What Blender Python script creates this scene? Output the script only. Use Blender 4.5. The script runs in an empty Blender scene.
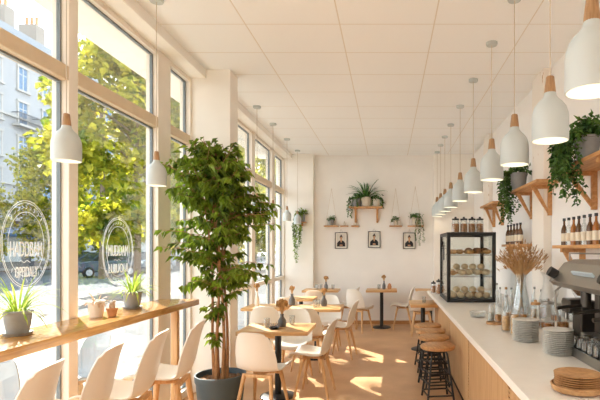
import bpy, bmesh, math, random
from mathutils import Vector, Matrix
R = random.Random(7)
PI = math.pi
C = bpy.context.scene.collection
sc = bpy.context.scene
F, VX, VY, EYE = 480.0, 388.5, 249.0, 1.6          # lens in pixels, vanishing point, eye height

def on_plane(px, py, z):                            # where the view through a pixel meets the height z
    Y = F * (EYE - z) / (py - VY)
    return ((px - VX) * Y / F, Y, z)
def at(px, py, Y):
    return ((px - VX) * Y / F, Y, EYE - (py - VY) * Y / F)

# ------------------------------------------------------------------ materials
def lin(h):
    h = h.lstrip('#'); o = []
    for i in (0, 2, 4):
        c = int(h[i:i+2], 16) / 255
        o.append(c / 12.92 if c <= .04045 else ((c + .055) / 1.055) ** 2.4)
    return (*o, 1)
def newmat(name):
    m = bpy.data.materials.new(name); m.use_nodes = True
    nt = m.node_tree
    return m, nt, nt.nodes['Principled BSDF'], nt.nodes['Material Output']
def plain(name, col, rough=.5, metal=0.0, var=.06, scale=8, bump=0, spec=.5):
    m, nt, b, out = newmat(name)
    b.inputs['Roughness'].default_value = rough; b.inputs['Metallic'].default_value = metal
    b.inputs['Specular IOR Level'].default_value = spec
    tc = nt.nodes.new('ShaderNodeTexCoord'); n = nt.nodes.new('ShaderNodeTexNoise')
    n.inputs['Scale'].default_value = scale; n.inputs['Detail'].default_value = 4
    nt.links.new(tc.outputs['Object'], n.inputs['Vector'])
    r = nt.nodes.new('ShaderNodeValToRGB'); c = lin(col)
    r.color_ramp.elements[0].position = .3; r.color_ramp.elements[1].position = .7
    r.color_ramp.elements[0].color = (c[0]*(1-var), c[1]*(1-var), c[2]*(1-var), 1)
    r.color_ramp.elements[1].color = (min(1, c[0]*(1+var)), min(1, c[1]*(1+var)), min(1, c[2]*(1+var)), 1)
    nt.links.new(n.outputs['Fac'], r.inputs['Fac']); nt.links.new(r.outputs['Color'], b.inputs['Base Color'])
    if bump:
        bp = nt.nodes.new('ShaderNodeBump'); bp.inputs['Strength'].default_value = bump; bp.inputs['Distance'].default_value = .01
        nt.links.new(n.outputs['Fac'], bp.inputs['Height']); nt.links.new(bp.outputs['Normal'], b.inputs['Normal'])
    return m
def wood(name, c1, c2, scale=(1, 1, 1), rough=.45, grain=14):
    m, nt, b, out = newmat(name)
    b.inputs['Roughness'].default_value = rough
    tc = nt.nodes.new('ShaderNodeTexCoord'); mp = nt.nodes.new('ShaderNodeMapping')
    mp.inputs['Scale'].default_value = scale
    n = nt.nodes.new('ShaderNodeTexNoise'); n.inputs['Scale'].default_value = grain; n.inputs['Detail'].default_value = 6
    n.inputs['Distortion'].default_value = .6
    r = nt.nodes.new('ShaderNodeValToRGB')
    r.color_ramp.elements[0].position = .35; r.color_ramp.elements[1].position = .65
    r.color_ramp.elements[0].color = lin(c1); r.color_ramp.elements[1].color = lin(c2)
    nt.links.new(tc.outputs['Object'], mp.inputs['Vector']); nt.links.new(mp.outputs['Vector'], n.inputs['Vector'])
    nt.links.new(n.outputs['Fac'], r.inputs['Fac']); nt.links.new(r.outputs['Color'], b.inputs['Base Color'])
    return m
def leafmat(name, c1, c2, trans=.45, scale=6):
    m, nt, b, out = newmat(name)
    b.inputs['Roughness'].default_value = .5
    tc = nt.nodes.new('ShaderNodeTexCoord'); n = nt.nodes.new('ShaderNodeTexNoise'); n.inputs['Scale'].default_value = scale
    nt.links.new(tc.outputs['Object'], n.inputs['Vector'])
    r = nt.nodes.new('ShaderNodeValToRGB'); r.color_ramp.elements[0].position = .35; r.color_ramp.elements[1].position = .65
    r.color_ramp.elements[0].color = lin(c1); r.color_ramp.elements[1].color = lin(c2)
    nt.links.new(n.outputs['Fac'], r.inputs['Fac']); nt.links.new(r.outputs['Color'], b.inputs['Base Color'])
    t = nt.nodes.new('ShaderNodeBsdfTranslucent'); nt.links.new(r.outputs['Color'], t.inputs['Color'])
    mx = nt.nodes.new('ShaderNodeMixShader'); mx.inputs[0].default_value = trans
    nt.links.new(b.outputs[0], mx.inputs[1]); nt.links.new(t.outputs[0], mx.inputs[2]); nt.links.new(mx.outputs[0], out.inputs['Surface'])
    return m
def thin_glass(name, tint=(1, 1, 1), lo=.04, hi=.6, blend=.35, rough=.02):
    m, nt, b, out = newmat(name); nt.nodes.remove(b)
    tr = nt.nodes.new('ShaderNodeBsdfTransparent'); tr.inputs['Color'].default_value = (*tint, 1)
    gl = nt.nodes.new('ShaderNodeBsdfGlossy'); gl.inputs['Roughness'].default_value = rough
    lw = nt.nodes.new('ShaderNodeLayerWeight'); lw.inputs['Blend'].default_value = blend
    mr = nt.nodes.new('ShaderNodeMapRange'); mr.inputs['To Min'].default_value = lo; mr.inputs['To Max'].default_value = hi
    nt.links.new(lw.outputs['Facing'], mr.inputs['Value'])
    mx = nt.nodes.new('ShaderNodeMixShader'); nt.links.new(mr.outputs[0], mx.inputs[0])
    nt.links.new(tr.outputs[0], mx.inputs[1]); nt.links.new(gl.outputs[0], mx.inputs[2]); nt.links.new(mx.outputs[0], out.inputs['Surface'])
    return m
def emit(name, col, s):
    m, nt, b, out = newmat(name); b.inputs['Base Color'].default_value = lin(col)
    b.inputs['Emission Color'].default_value = lin(col); b.inputs['Emission Strength'].default_value = s
    return m
def tiles(name, c, mortar, w, h, gap, off=(0, 0), rough=.6, brick_off=0, c2=None):
    m, nt, b, out = newmat(name); b.inputs['Roughness'].default_value = rough
    tc = nt.nodes.new('ShaderNodeTexCoord'); mp = nt.nodes.new('ShaderNodeMapping'); mp.inputs['Location'].default_value = (*off, 0)
    t = nt.nodes.new('ShaderNodeTexBrick'); t.offset = brick_off
    t.inputs['Scale'].default_value = 1; t.inputs['Brick Width'].default_value = w; t.inputs['Row Height'].default_value = h
    t.inputs['Mortar Size'].default_value = gap; t.inputs['Mortar Smooth'].default_value = .1; t.inputs['Bias'].default_value = 0
    t.inputs['Color1'].default_value = lin(c); t.inputs['Color2'].default_value = lin(c2 or c); t.inputs['Mortar'].default_value = lin(mortar)
    nt.links.new(tc.outputs['Object'], mp.inputs['Vector']); nt.links.new(mp.outputs['Vector'], t.inputs['Vector'])
    nt.links.new(t.outputs['Color'], b.inputs['Base Color'])
    return m

M = dict(
    wall=plain('wall_paint', '#f3f0ec', .85, var=.02, scale=3, bump=.05),
    column=plain('column_paint', '#f7f2ea', .8, var=.015, scale=4),
    ceiling=tiles('ceiling_tiles', '#f9fafa', '#e4ddd2', .84, .615, .006, (.434, -4.27 + .615 * 8), .8),
    frame=plain('window_timber', '#f1e8db', .6, var=.03, scale=5),
    transom=plain('transom_timber', '#dcc8ab', .55, var=.04, scale=5),
    gasket=plain('dark_gasket', '#7a8286', .4, var=.05),
    glass=thin_glass('window_glass', (.97, .985, .98), .015, .5, .3, .0),
    clear=thin_glass('clear_glass', (.9, .92, .92), .09, .8, .45, .04),
    jarglass=thin_glass('jar_glass', (.96, .97, .97), .03, .45, .3, .03),
    caseglass=thin_glass('case_glass', (.96, .98, .98), .03, .4, .3, .02),
    barwood=wood('bar_oak', '#a8743a', '#c99553', (6, .5, 6), .2, 8),
    tablewood=wood('table_oak', '#c48f55', '#dcb17a', (.7, 6, 6), .4, 8),
    legwood=wood('beech', '#c69761', '#dbb586', (9, 9, .7), .5, 6),
    seatwood=wood('stool_wood', '#a8794c', '#c99a66', (7, .8, 7), .42, 8),
    panel=wood('oak_panel', '#b98d5e', '#cda577', (5, 5, .35), .5, 7),
    shelfwood=wood('shelf_pine', '#b98450', '#d2a06a', (5, .6, 5), .55, 7),
    shell=plain('white_shell', '#e8e1d6', .42, var=.015, scale=3),
    slab=plain('counter_stone', '#efe9e0', .28, var=.02, scale=14),
    black=plain('black_steel', '#1b1b1c', .42, var=.1),
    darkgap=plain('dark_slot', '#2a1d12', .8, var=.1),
    lampwhite=plain('lamp_enamel', '#c3cac9', .45, var=.01),
    lampwood=wood('lamp_wood', '#9c7650', '#b38d64', (12, 12, 1), .5, 8),
    bulb=emit('bulb_glow', '#ffdcae', 2.2),
    cord=plain('lamp_cord', '#c9bba8', .7),
    darkcord=plain('dark_cord', '#57483a', .7),
    potgrey=plain('pot_grey', '#8d8f90', .7, var=.07, scale=20),
    potwhite=plain('pot_white', '#e6ded2', .6, var=.03, scale=20),
    potcream=plain('pot_cream', '#d4c8b7', .7, var=.05, scale=20),
    potdark=plain('pot_slate', '#44545c', .5, var=.06, scale=10),
    terracotta=plain('pot_terracotta', '#c58a5c', .8, var=.06, scale=20),
    soil=plain('soil', '#8c6b4d', .95, var=.35, scale=60, bump=.6),
    bark=plain('bark', '#a5794f', .8, var=.2, scale=30, bump=.3),
    ficus=leafmat('ficus_leaf', '#445c10', '#93ac34', .46, 9),
    spider=leafmat('spider_leaf', '#7fa52f', '#c6d35e', .5, 14),
    fern=leafmat('fern_leaf', '#2f5722', '#5c8536', .3, 12),
    vine=leafmat('vine_leaf', '#2c4f22', '#5f8738', .32, 12),
    treeleaf=leafmat('street_tree_leaf', '#4f6a14', '#d4ca3c', .58, 1.3),
    treebark=plain('street_bark', '#6a5a4a', .9, var=.2),
    cactus=leafmat('cactus_leaf', '#c9a98a', '#dfc7ad', .2, 12),
    dry=plain('dried_grass', '#c8a272', .9, var=.25, scale=12),
    drydark=plain('dried_heads', '#ad8352', .9, var=.3, scale=20),
    vasegrey=plain('vase_grey', '#6f6f70', .35, var=.05),
    vasewhite=plain('vase_white', '#eee5d8', .4, var=.03),
    plate=plain('stoneware', '#d9d6cf', .35, var=.04, scale=30),
    plate2=plain('stoneware_rim', '#b9b7b1', .4, var=.05, scale=30),
    woodplate=wood('wooden_plate', '#a87a4c', '#c89b6b', (4, 4, 4), .5, 6),
    pastry=plain('pastry', '#c9955a', .7, var=.35, scale=22, bump=.3),
    bun=plain('floury_bun', '#e2c8a2', .75, var=.22, scale=18, bump=.3),
    darkpastry=plain('dark_pastry', '#8a5a34', .7, var=.3, scale=18, bump=.3),
    oats=plain('oats', '#d3a46a', .9, var=.3, scale=60, bump=.5),
    coffee=plain('ground_coffee', '#b27a44', .9, var=.35, scale=60, bump=.5),
    amber=plain('amber_syrup', '#a86a2e', .25, var=.2),
    steel=plain('brushed_steel', '#96928c', .34, .9, var=.05, scale=4),
    darksteel=plain('dark_steel', '#4a443e', .35, .7, var=.1),
    bluebtn=plain('blue_panel', '#b3c2cb', .3, var=.05),
    cork=plain('cork', '#b98d5c', .9, var=.2, scale=30),
    darkbottle=plain('dark_bottle', '#5f3f22', .2, var=.15),
    labelpaper=plain('label_paper', '#e4d8c2', .8, var=.05),
    capblack=plain('black_cap', '#191919', .4),
    paper=plain('picture_paper', '#d9d3c8', .8, var=.02),
    mat=plain('picture_mat', '#f0ebe2', .8, var=.02),
    ink=plain('picture_ink', '#26262a', .8, var=.1),
    skin=plain('picture_skin', '#c69a78', .8, var=.05),
    cotton=plain('string', '#cdbba3', .9),
    vinyl=plain('white_vinyl', '#f2f4f4', .6, var=.01),
    worn=None,
    stone=plain('facade_stone', '#9a9fa5', .85, var=.06, scale=.5),
    stone2=plain('facade_stone_warm', '#8b8781', .85, var=.06, scale=.5),
    surround=plain('facade_trim', '#a9a9a7', .85, var=.04, scale=1),
    pane=plain('facade_pane', '#3f6f96', .15, var=.25, scale=2),
    sash=plain('facade_sash', '#b4b9bd', .6),
    iron=plain('balcony_iron', '#3c4650', .6),
    zinc=plain('zinc_roof', '#717b84', .5, var=.06, scale=1),
    awning=plain('shop_awning', '#3f5a78', .8, var=.1, scale=2),
    shopdark=plain('shop_front', '#3a4148', .5, var=.15, scale=1),
    shoplight=plain('shop_window', '#a9b6bd', .2, var=.25, scale=1.5),
    asphalt=plain('asphalt', '#3f4853', .9, var=.12, scale=.6),
    paving=tiles('paving', '#5f5c58', '#4d4a47', .6, .6, .012, (0, 0), .85, .5, '#5a5754'),
    paleflag=tiles('pale_paving', '#a09a92', '#8d8882', .6, .6, .012, (0, 0), .85, .5, '#a59f97'),
    car=plain('car_paint', '#3c4b5b', .22, .3, var=.03),
    car2=plain('car_paint_pale', '#8693a0', .25, .3, var=.03),
    carglass=plain('car_glass', '#1d262e', .08, var=.05),
    tyre=plain('tyre', '#17181a', .85),
    alloy=plain('alloy', '#a9afb4', .35, .7),
    headlight=plain('headlight', '#dde6ea', .15),
    greychair=plain('grey_shell', '#a4a6a6', .5, var=.03),
)
def worn_paint():
    m, nt, b, out = newmat('worn_paint'); b.inputs['Roughness'].default_value = .8
    tc = nt.nodes.new('ShaderNodeTexCoord'); mp = nt.nodes.new('ShaderNodeMapping'); mp.inputs['Scale'].default_value = (8, 8, 3.2)
    n = nt.nodes.new('ShaderNodeTexNoise'); n.inputs['Scale'].default_value = 1.7; n.inputs['Detail'].default_value = 5
    r = nt.nodes.new('ShaderNodeValToRGB')
    r.color_ramp.elements[0].position = .66; r.color_ramp.elements[0].color = lin('#f0e8dd')
    r.color_ramp.elements[1].position = .7; r.color_ramp.elements[1].color = lin('#c29c74')
    nt.links.new(tc.outputs['Object'], mp.inputs['Vector']); nt.links.new(mp.outputs['Vector'], n.inputs['Vector'])
    nt.links.new(n.outputs['Fac'], r.inputs['Fac']); nt.links.new(r.outputs['Color'], b.inputs['Base Color'])
    return m
M['worn'] = worn_paint()
def floor_mat():
    m, nt, b, out = newmat('floor_finish')
    tc = nt.nodes.new('ShaderNodeTexCoord'); n = nt.nodes.new('ShaderNodeTexNoise'); n.inputs['Scale'].default_value = 2.2; n.inputs['Detail'].default_value = 8
    n2 = nt.nodes.new('ShaderNodeTexNoise'); n2.inputs['Scale'].default_value = 60; n2.inputs['Detail'].default_value = 3
    mx = nt.nodes.new('ShaderNodeMath'); mx.operation = 'MULTIPLY_ADD'; mx.inputs[1].default_value = .35
    nt.links.new(tc.outputs['Object'], n.inputs['Vector']); nt.links.new(tc.outputs['Object'], n2.inputs['Vector'])
    nt.links.new(n2.outputs['Fac'], mx.inputs[0]); nt.links.new(n.outputs['Fac'], mx.inputs[2])
    r = nt.nodes.new('ShaderNodeValToRGB'); r.color_ramp.elements[0].position = .45; r.color_ramp.elements[1].position = .9
    r.color_ramp.elements[0].color = lin('#bd9168'); r.color_ramp.elements[1].color = lin('#d8ae82')
    nt.links.new(mx.outputs[0], r.inputs['Fac']); nt.links.new(r.outputs['Color'], b.inputs['Base Color'])
    b.inputs['Roughness'].default_value = .38
    return m
M['floor'] = floor_mat()

# ------------------------------------------------------------------ mesh helpers
class MB:
    def __init__(s): s.v = []; s.f = []; s.mi = []
    def add(s, vs, fs, mi=0):
        b = len(s.v); s.v += [tuple(p) for p in vs]
        for f in fs: s.f.append(tuple(b + i for i in f)); s.mi.append(mi)
        return s
    def box(s, x0, y0, z0, x1, y1, z1, bev=0, mi=0, mat=None):
        bm = bmesh.new()
        bmesh.ops.create_cube(bm, size=1, matrix=Matrix.Translation(((x0+x1)/2, (y0+y1)/2, (z0+z1)/2)) @ Matrix.Diagonal((x1-x0, y1-y0, z1-z0, 1)))
        if bev: bmesh.ops.bevel(bm, geom=bm.edges[:], offset=bev, segments=2, profile=.5, affect='EDGES')
        if mat is not None: bmesh.ops.transform(bm, matrix=mat, verts=bm.verts[:])
        bm.verts.index_update()
        s.add([v.co[:] for v in bm.verts], [[v.index for v in f.verts] for f in bm.faces], mi); bm.free()
        return s
    def tube(s, pts, r, seg=8, mi=0, closed=False):
        pts = [Vector(p) for p in pts]; n = len(pts)
        rs = r if isinstance(r, (list, tuple)) else [r] * n
        vs = []; ref = None
        for i, p in enumerate(pts):
            if closed: d = pts[(i+1) % n] - pts[i-1]
            else: d = pts[min(i+1, n-1)] - pts[max(i-1, 0)]
            d = d.normalized() if d.length > 1e-9 else Vector((0, 0, 1))
            if ref is None: ref = Vector((1, 0, 0)) if abs(d.x) < .8 else Vector((0, 1, 0))
            a = (ref - d * ref.dot(d))
            if a.length < 1e-6: a = d.orthogonal()
            a.normalize(); b = d.cross(a); ref = a
            for k in range(seg):
                t = 2*PI*k/seg; vs.append(p + (a*math.cos(t) + b*math.sin(t)) * rs[i])
        fs = []
        for i in range(n if closed else n-1):
            for k in range(seg):
                j = (i+1) % n
                fs.append((i*seg+k, i*seg+(k+1) % seg, j*seg+(k+1) % seg, j*seg+k))
        if not closed:
            fs.append(tuple(range(seg-1, -1, -1))); fs.append(tuple((n-1)*seg+k for k in range(seg)))
        return s.add(vs, fs, mi)
    def lathe(s, prof, c=(0, 0, 0), seg=20, mi=0, sy=1.0):
        vs = []; rings = []
        for r, z in prof:
            if r < 1e-6: rings.append([len(vs)]); vs.append((c[0], c[1], c[2]+z))
            else:
                rings.append(list(range(len(vs), len(vs)+seg)))
                for k in range(seg):
                    t = 2*PI*k/seg; vs.append((c[0]+r*math.cos(t), c[1]+r*sy*math.sin(t), c[2]+z))
        fs = []
        for a, b in zip(rings, rings[1:]):
            if len(a) == 1 and len(b) == 1: continue
            for k in range(seg):
                k2 = (k+1) % seg
                if len(a) == 1: fs.append((a[0], b[k2], b[k]))
                elif len(b) == 1: fs.append((a[k], a[k2], b[0]))
                else: fs.append((a[k], a[k2], b[k2], b[k]))
        return s.add(vs, fs, mi)
    def prism(s, poly, y0, y1, axis='y', mi=0):
        n = len(poly)
        def P(a, b, t): return (a, t, b) if axis == 'y' else ((t, a, b) if axis == 'x' else (a, b, t))
        vs = [P(a, b, y0) for a, b in poly] + [P(a, b, y1) for a, b in poly]
        fs = [tuple(range(n)), tuple(range(2*n-1, n-1, -1))] + [(i, i+n, (i+1) % n+n, (i+1) % n) for i in range(n)]
        return s.add(vs, fs, mi)
    def leaf(s, p, d, nrm, L, W, mi=0, fold=.25):
        p = Vector(p); d = Vector(d).normalized(); nrm = Vector(nrm)
        sd = d.cross(nrm)
        if sd.length < 1e-5: sd = d.orthogonal()
        sd.normalize(); nn = sd.cross(d)
        m = p + d*L*.45
        vs = [p, m + sd*W/2 + nn*W*fold, p + d*L - nn*L*.12, m - sd*W/2 + nn*W*fold]
        return s.add(vs, [(0, 1, 2), (0, 2, 3)], mi)
    def blade(s, pts, w, mi=0):                       # an arching strap leaf
        pts = [Vector(p) for p in pts]; n = len(pts); vs = []
        for i, p in enumerate(pts):
            d = (pts[min(i+1, n-1)] - pts[max(i-1, 0)]).normalized()
            sd = d.cross(Vector((0, 0, 1)))
            if sd.length < 1e-4: sd = Vector((1, 0, 0))
            sd.normalize(); t = i/(n-1); ww = w*(.55+.9*t)*(1-t)**.6 if t < 1 else 0.0005
            vs += [p - sd*ww/2 + Vector((0, 0, ww*.2)), p, p + sd*ww/2 + Vector((0, 0, ww*.2))]
        fs = []
        for i in range(n-1):
            a = i*3; fs += [(a, a+1, a+4, a+3), (a+1, a+2, a+5, a+4)]
        return s.add(vs, fs, mi)
    def ball(s, c, r, seg=12, rings=8, jit=0, mi=0):
        if not isinstance(r, (tuple, list)): r = (r, r, r)
        vs = [(c[0], c[1], c[2]-r[2])]
        for i in range(1, rings):
            ph = -PI/2 + PI*i/rings
            for k in range(seg):
                t = 2*PI*k/seg; q = 1 + R.uniform(-jit, jit)
                vs.append((c[0]+r[0]*q*math.cos(ph)*math.cos(t), c[1]+r[1]*q*math.cos(ph)*math.sin(t), c[2]+r[2]*q*math.sin(ph)))
        vs.append((c[0], c[1], c[2]+r[2])); fs = []
        for k in range(seg):
            fs.append((0, 1+(k+1) % seg, 1+k)); fs.append((len(vs)-1, 1+(rings-2)*seg+k, 1+(rings-2)*seg+(k+1) % seg))
        for i in range(rings-2):
            for k in range(seg):
                a = 1+i*seg; fs.append((a+k, a+(k+1) % seg, a+seg+(k+1) % seg, a+seg+k))
        return s.add(vs, fs, mi)
    def build(s, name, mats, parent=None, loc=None, rz=0, smooth=35):
        me = bpy.data.meshes.new(name); me.from_pydata(s.v, [], s.f)
        for m in (mats if isinstance(mats, (list, tuple)) else [mats]): me.materials.append(m)
        if any(s.mi): me.polygons.foreach_set('material_index', s.mi)
        if smooth:
            me.polygons.foreach_set('use_smooth', [True]*len(s.f)); me.set_sharp_from_angle(angle=math.radians(smooth))
        me.update()
        o = bpy.data.objects.new(name, me); C.objects.link(o)
        if parent is not None: o.parent = parent
        if loc is not None: o.location = loc
        if rz: o.rotation_euler = (0, 0, rz)
        return o

def thing(name, label, cat, loc=(0, 0, 0), rz=0, group=None):
    o = bpy.data.objects.new(name, None); C.objects.link(o); o.empty_display_size = .1
    o.location = loc; o.rotation_euler = (0, 0, rz)
    return tag(o, label, cat, group)
def tag(o, label, cat, group=None, kind=None):
    o['label'] = label; o['category'] = cat
    if group: o['group'] = group
    if kind: o['kind'] = kind
    return o
def struct(o):
    o['kind'] = 'structure'; return o
def frame_empty(name):
    o = bpy.data.objects.new(name, None); C.objects.link(o); o['kind'] = 'structure'; return o
def dup(root, loc, rz=0, label=None, group=None, scale=None):
    def rec(o, par):
        c = o.copy(); C.objects.link(c); c.parent = par
        for ch in list(o.children): rec(ch, c)
        return c
    r = rec(root, None); r.location = loc; r.rotation_euler = (0, 0, rz)
    if label: r['label'] = label
    if group: r['group'] = group
    if scale: r.scale = (scale,)*3
    return r
def rad(d): return math.radians(d)

# ------------------------------------------------------------------ room shell
ZT0 = .9
XL, XR, YB, ZC, YF = -2.25, 1.8, 10.25, 3.6, -1.4
struct(MB().box(-2.4, YF, -.12, XR+.15, YB+.15, 0).build('floor', M['floor'], smooth=0))
struct(MB().box(-2.4, YF, ZC, XR+.15, YB+.15, ZC+.15).build('ceiling', M['ceiling'], smooth=0))
struct(MB().box(-2.4, YB, 0, XR+.15, YB+.15, ZC).build('wall_back', M['wall'], smooth=0))
struct(MB().box(XR, YF, 0, XR+.15, YB, ZC).build('wall_right', M['wall'], smooth=0))
struct(MB().box(-2.28, 5.34, 0, -1.76, 5.61, ZC, .006).build('column_left', M['column'], smooth=0))
struct(MB().box(-2.28, 10.08, 0, -1.58, YB, ZC, .006).build('column_back', M['column'], smooth=0))
struct(MB().box(.96, 10.1, 0, XR, YB, ZC, .004).build('wall_right_return', M['column'], smooth=0))
struct(MB().box(-2.4, YF, 3.5, -2.03, 10.08, ZC, .004).build('trim_1', M['column'], smooth=0))     # bulkhead above the windows
struct(MB().box(-1.58, YB-.02, 0, .96, YB, .075, .004).build('baseboard_back', wood('baseboard_wood', '#a97744', '#bf8d58', (1, 6, 6)), smooth=0))
struct(MB().box(-2.4, YF-.15, 0, XR+.15, YF, ZC).build('wall_front', M['wall'], smooth=0))
# painted timber posts on the counter-side wall
struct(MB().box(1.71, 5.3, ZT0, XR, 5.72, ZC, .006).build('pillar_1', M['worn'], smooth=0))
struct(MB().box(1.73, 8.3, 0, XR, 8.75, ZC, .006).build('pillar_2', M['worn'], smooth=0))

# windows: posts, transom, rails, gaskets, panes; one bay each
def bay(n, y0, y1, wa, wb, low_rail):
    """y0..y1 between post centrelines; wa/wb half widths of the posts"""
    root = frame_empty('window_%d' % n)
    a, b = y0+wa, y1-wb
    fr = MB()
    fr.box(-2.31, y1-wb, 0, -2.19, y1+wb, 3.5, .006)
    fr.box(-2.30, a, 3.455, -2.20, b, 3.5, .004)
    fr.box(-2.31, a, 0, -2.19, b, .08, .004)
    fr.build('post_frame', M['frame'], root, smooth=0)
    MB().box(-2.31, a, 2.755, -2.19, b, 2.855, .006).build('transom', M['transom'], root, smooth=0)
    if low_rail: MB().box(-2.31, a, .97, -2.19, b, 1.04, .005).build('rail', M['frame'], root, smooth=0)
    levels = [(.08, .97), (1.04, 2.755), (2.855, 3.455)] if low_rail else [(.08, 2.755), (2.855, 3.455)]
    for z0, z1 in levels:
        g = MB(); w = .014
        g.box(-2.268, a, z0, -2.242, a+w, z1); g.box(-2.268, b-w, z0, -2.242, b, z1)
        g.box(-2.268, a+w, z0, -2.242, b-w, z0+w); g.box(-2.268, a+w, z1-w, -2.242, b-w, z1)
        g.build('gasket', M['gasket'], root, smooth=0)
        MB().box(-2.258, a+w, z0+w, -2.252, b-w, z1-w).build('pane', M['glass'], root, smooth=0)
bay(1, -1.4, .95, .06, .06, False)
bay(2, .95, 2.15, .06, .05, False)
bay(3, 2.15, 3.34, .05, .05, False)
bay(4, 3.34, 4.70, .05, .13, False)
bay(5, 4.70, 5.34, .13, .03, False)
bay(6, 5.61, 6.55, 0, .09, True)
bay(7, 6.55, 7.80, .09, .09, True)
bay(8, 7.80, 9.15, .09, .11, True)
bay(9, 9.15, 10.08, .11, .03, True)
# exterior canopy along the shopfront
struct(MB().box(-2.79, YF, 3.55, -2.4, 10.4, 3.7).build('trim_exterior_canopy', M['column'], smooth=0))

# ------------------------------------------------------------------ outside
struct(MB().box(-8.5, -30, -.2, -2.4, 120, -.06).build('ground_pavement', M['paleflag'], smooth=0))
struct(MB().box(-12, -30, -.2, -8.5, 120, -.06).build('ground_pavement_kerbside', M['paving'], smooth=0))
struct(MB().box(-29, -30, -.3, -12, 120, -.16).build('ground_street', M['asphalt'], smooth=0))
struct(MB().box(-60, -30, -.2, -29, 120, -.06).build('ground_pavement_opposite', M['paving'], smooth=0))

def building(name, label, y0, y1, floors, cols, wallm, detail=True, top=19.4):
    root = thing(name, label, 'building', (-34, y0, -.06), 0, 'apartment buildings across the street')
    L = y1 - y0
    MB().box(-10, 0, 4.2, 0, L, top, 0).build('wall', wallm, root, smooth=0)
    mr = MB(); mr.prism([(-10, top+.35), (.1, top+.35), (-1.1, top+3.0), (-9, top+3.0)], 0, L, 'y')
    mr.build('roof', M['zinc'], root, smooth=0)
    co = MB(); co.box(-.1, 0, top, .45, L, top+.35, .05); co.box(-.1, 0, 4.2, .3, L, 4.5, .04); co.box(-.05, 0, 7.45, .15, L, 7.6); co.box(-.05, 0, 13.6, .2, L, 13.8)
    co.build('cornice', M['surround'], root, smooth=0)
    sh = MB(); sh.box(-10, 0, 0, 0, L, 4.2, 0)
    sh.build('shop_front', M['shopdark'], root, smooth=0)
    for i in range(int(L // 5)):
        ya = .6 + i*5
        MB().box(0, ya, .5, .06, ya+3.8, 3.0, .02).build('shop_window', M['shoplight'], root, smooth=0)
        MB().prism([(0, 3.7), (0, 3.2), (1.4, 2.75), (1.4, 2.95)], ya-.2, ya+4.1, 'y').build('awning', M['awning'], root, smooth=0)
    for zc in floors:
        for yc in cols:
            w = MB()
            w.box(-.02, yc-.72, zc-1.15, .1, yc-.55, zc+1.05); w.box(-.02, yc+.55, zc-1.15, .1, yc+.72, zc+1.05)
            w.box(-.02, yc-.78, zc+1.0, .16, yc+.78, zc+1.2); w.box(-.02, yc-.85, zc-1.22, .2, yc+.85, zc-1.05)
            wf = w.build('window', M['surround'], root, smooth=0)
            if detail:
                MB().box(.0, yc-.55, zc-1.05, .03, yc+.55, zc+1.0).build('pane', M['pane'], wf, smooth=0)
                sa = MB()
                sa.box(.03, yc-.04, zc-1.05, .06, yc+.04, zc+1.0); sa.box(.03, yc-.55, zc-1.05, .06, yc-.47, zc+1.0); sa.box(.03, yc+.47, zc-1.05, .06, yc+.55, zc+1.0)
                sa.box(.03, yc-.55, zc+.35, .06, yc+.55, zc+.42)
                sa.build('sash', M['sash'], wf, smooth=0)
            else:
                MB().box(.0, yc-.55, zc-1.05, .03, yc+.55, zc+1.0).build('pane', M['pane'], wf, smooth=0)
    return root
b1 = building('apartment_building', 'pale stone apartment block with chimneys and a small iron balcony across the street', 30, 53, [17.4, 14.2, 11.0, 7.8], [1.5+3.1*i+.7 for i in range(7)], M['stone'])
for yb in (10.3, 14.5, 18.5):
    ch = MB(); ch.box(-3.4, yb, 21.6, -1.6, yb+1.2, 24.4, .04)
    c = ch.build('chimney', M['stone2'], b1, smooth=0)
    for k in range(3): MB().lathe([(.14, 24.4), (.12, 25.2), (.16, 25.3), (0, 25.3)], (-3.0+.5*k, yb+.6, 0), 8).build('chimney_pot', M['terracotta'], c)
# iron balcony under one window
bal = MB(); zc, yc = 14.2, 14.6
bal.box(0, yc-1.3, zc-1.35, .75, yc+1.3, zc-1.15)
bb = bal.build('balcony', M['surround'], b1, smooth=0)
ir = MB(); ir.box(.68, yc-1.3, zc-.2, .73, yc+1.3, zc-.13); ir.box(0, yc-1.3, zc-.2, .7, yc-1.25, zc-.13); ir.box(0, yc+1.25, zc-.2, .7, yc+1.3, zc-.13)
for k in range(19): ir.box(.69, yc-1.28+k*.142, zc-1.15, .72, yc-1.25+k*.142, zc-.2)
ir.build('railing', M['iron'], bb, smooth=0)
building('apartment_building', 'warm stone apartment block half hidden by the street trees', 53, 76, [17.4, 14.2, 11.0, 7.8], [2+3.2*i for i in range(7)], M['stone2'], False)
building('apartment_building', 'grey apartment block at the end of the street behind the trees', 76, 110, [16.4, 13.2, 10.0, 7.0], [2+3.4*i for i in range(9)], M['stone'], False, 18.2)

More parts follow.
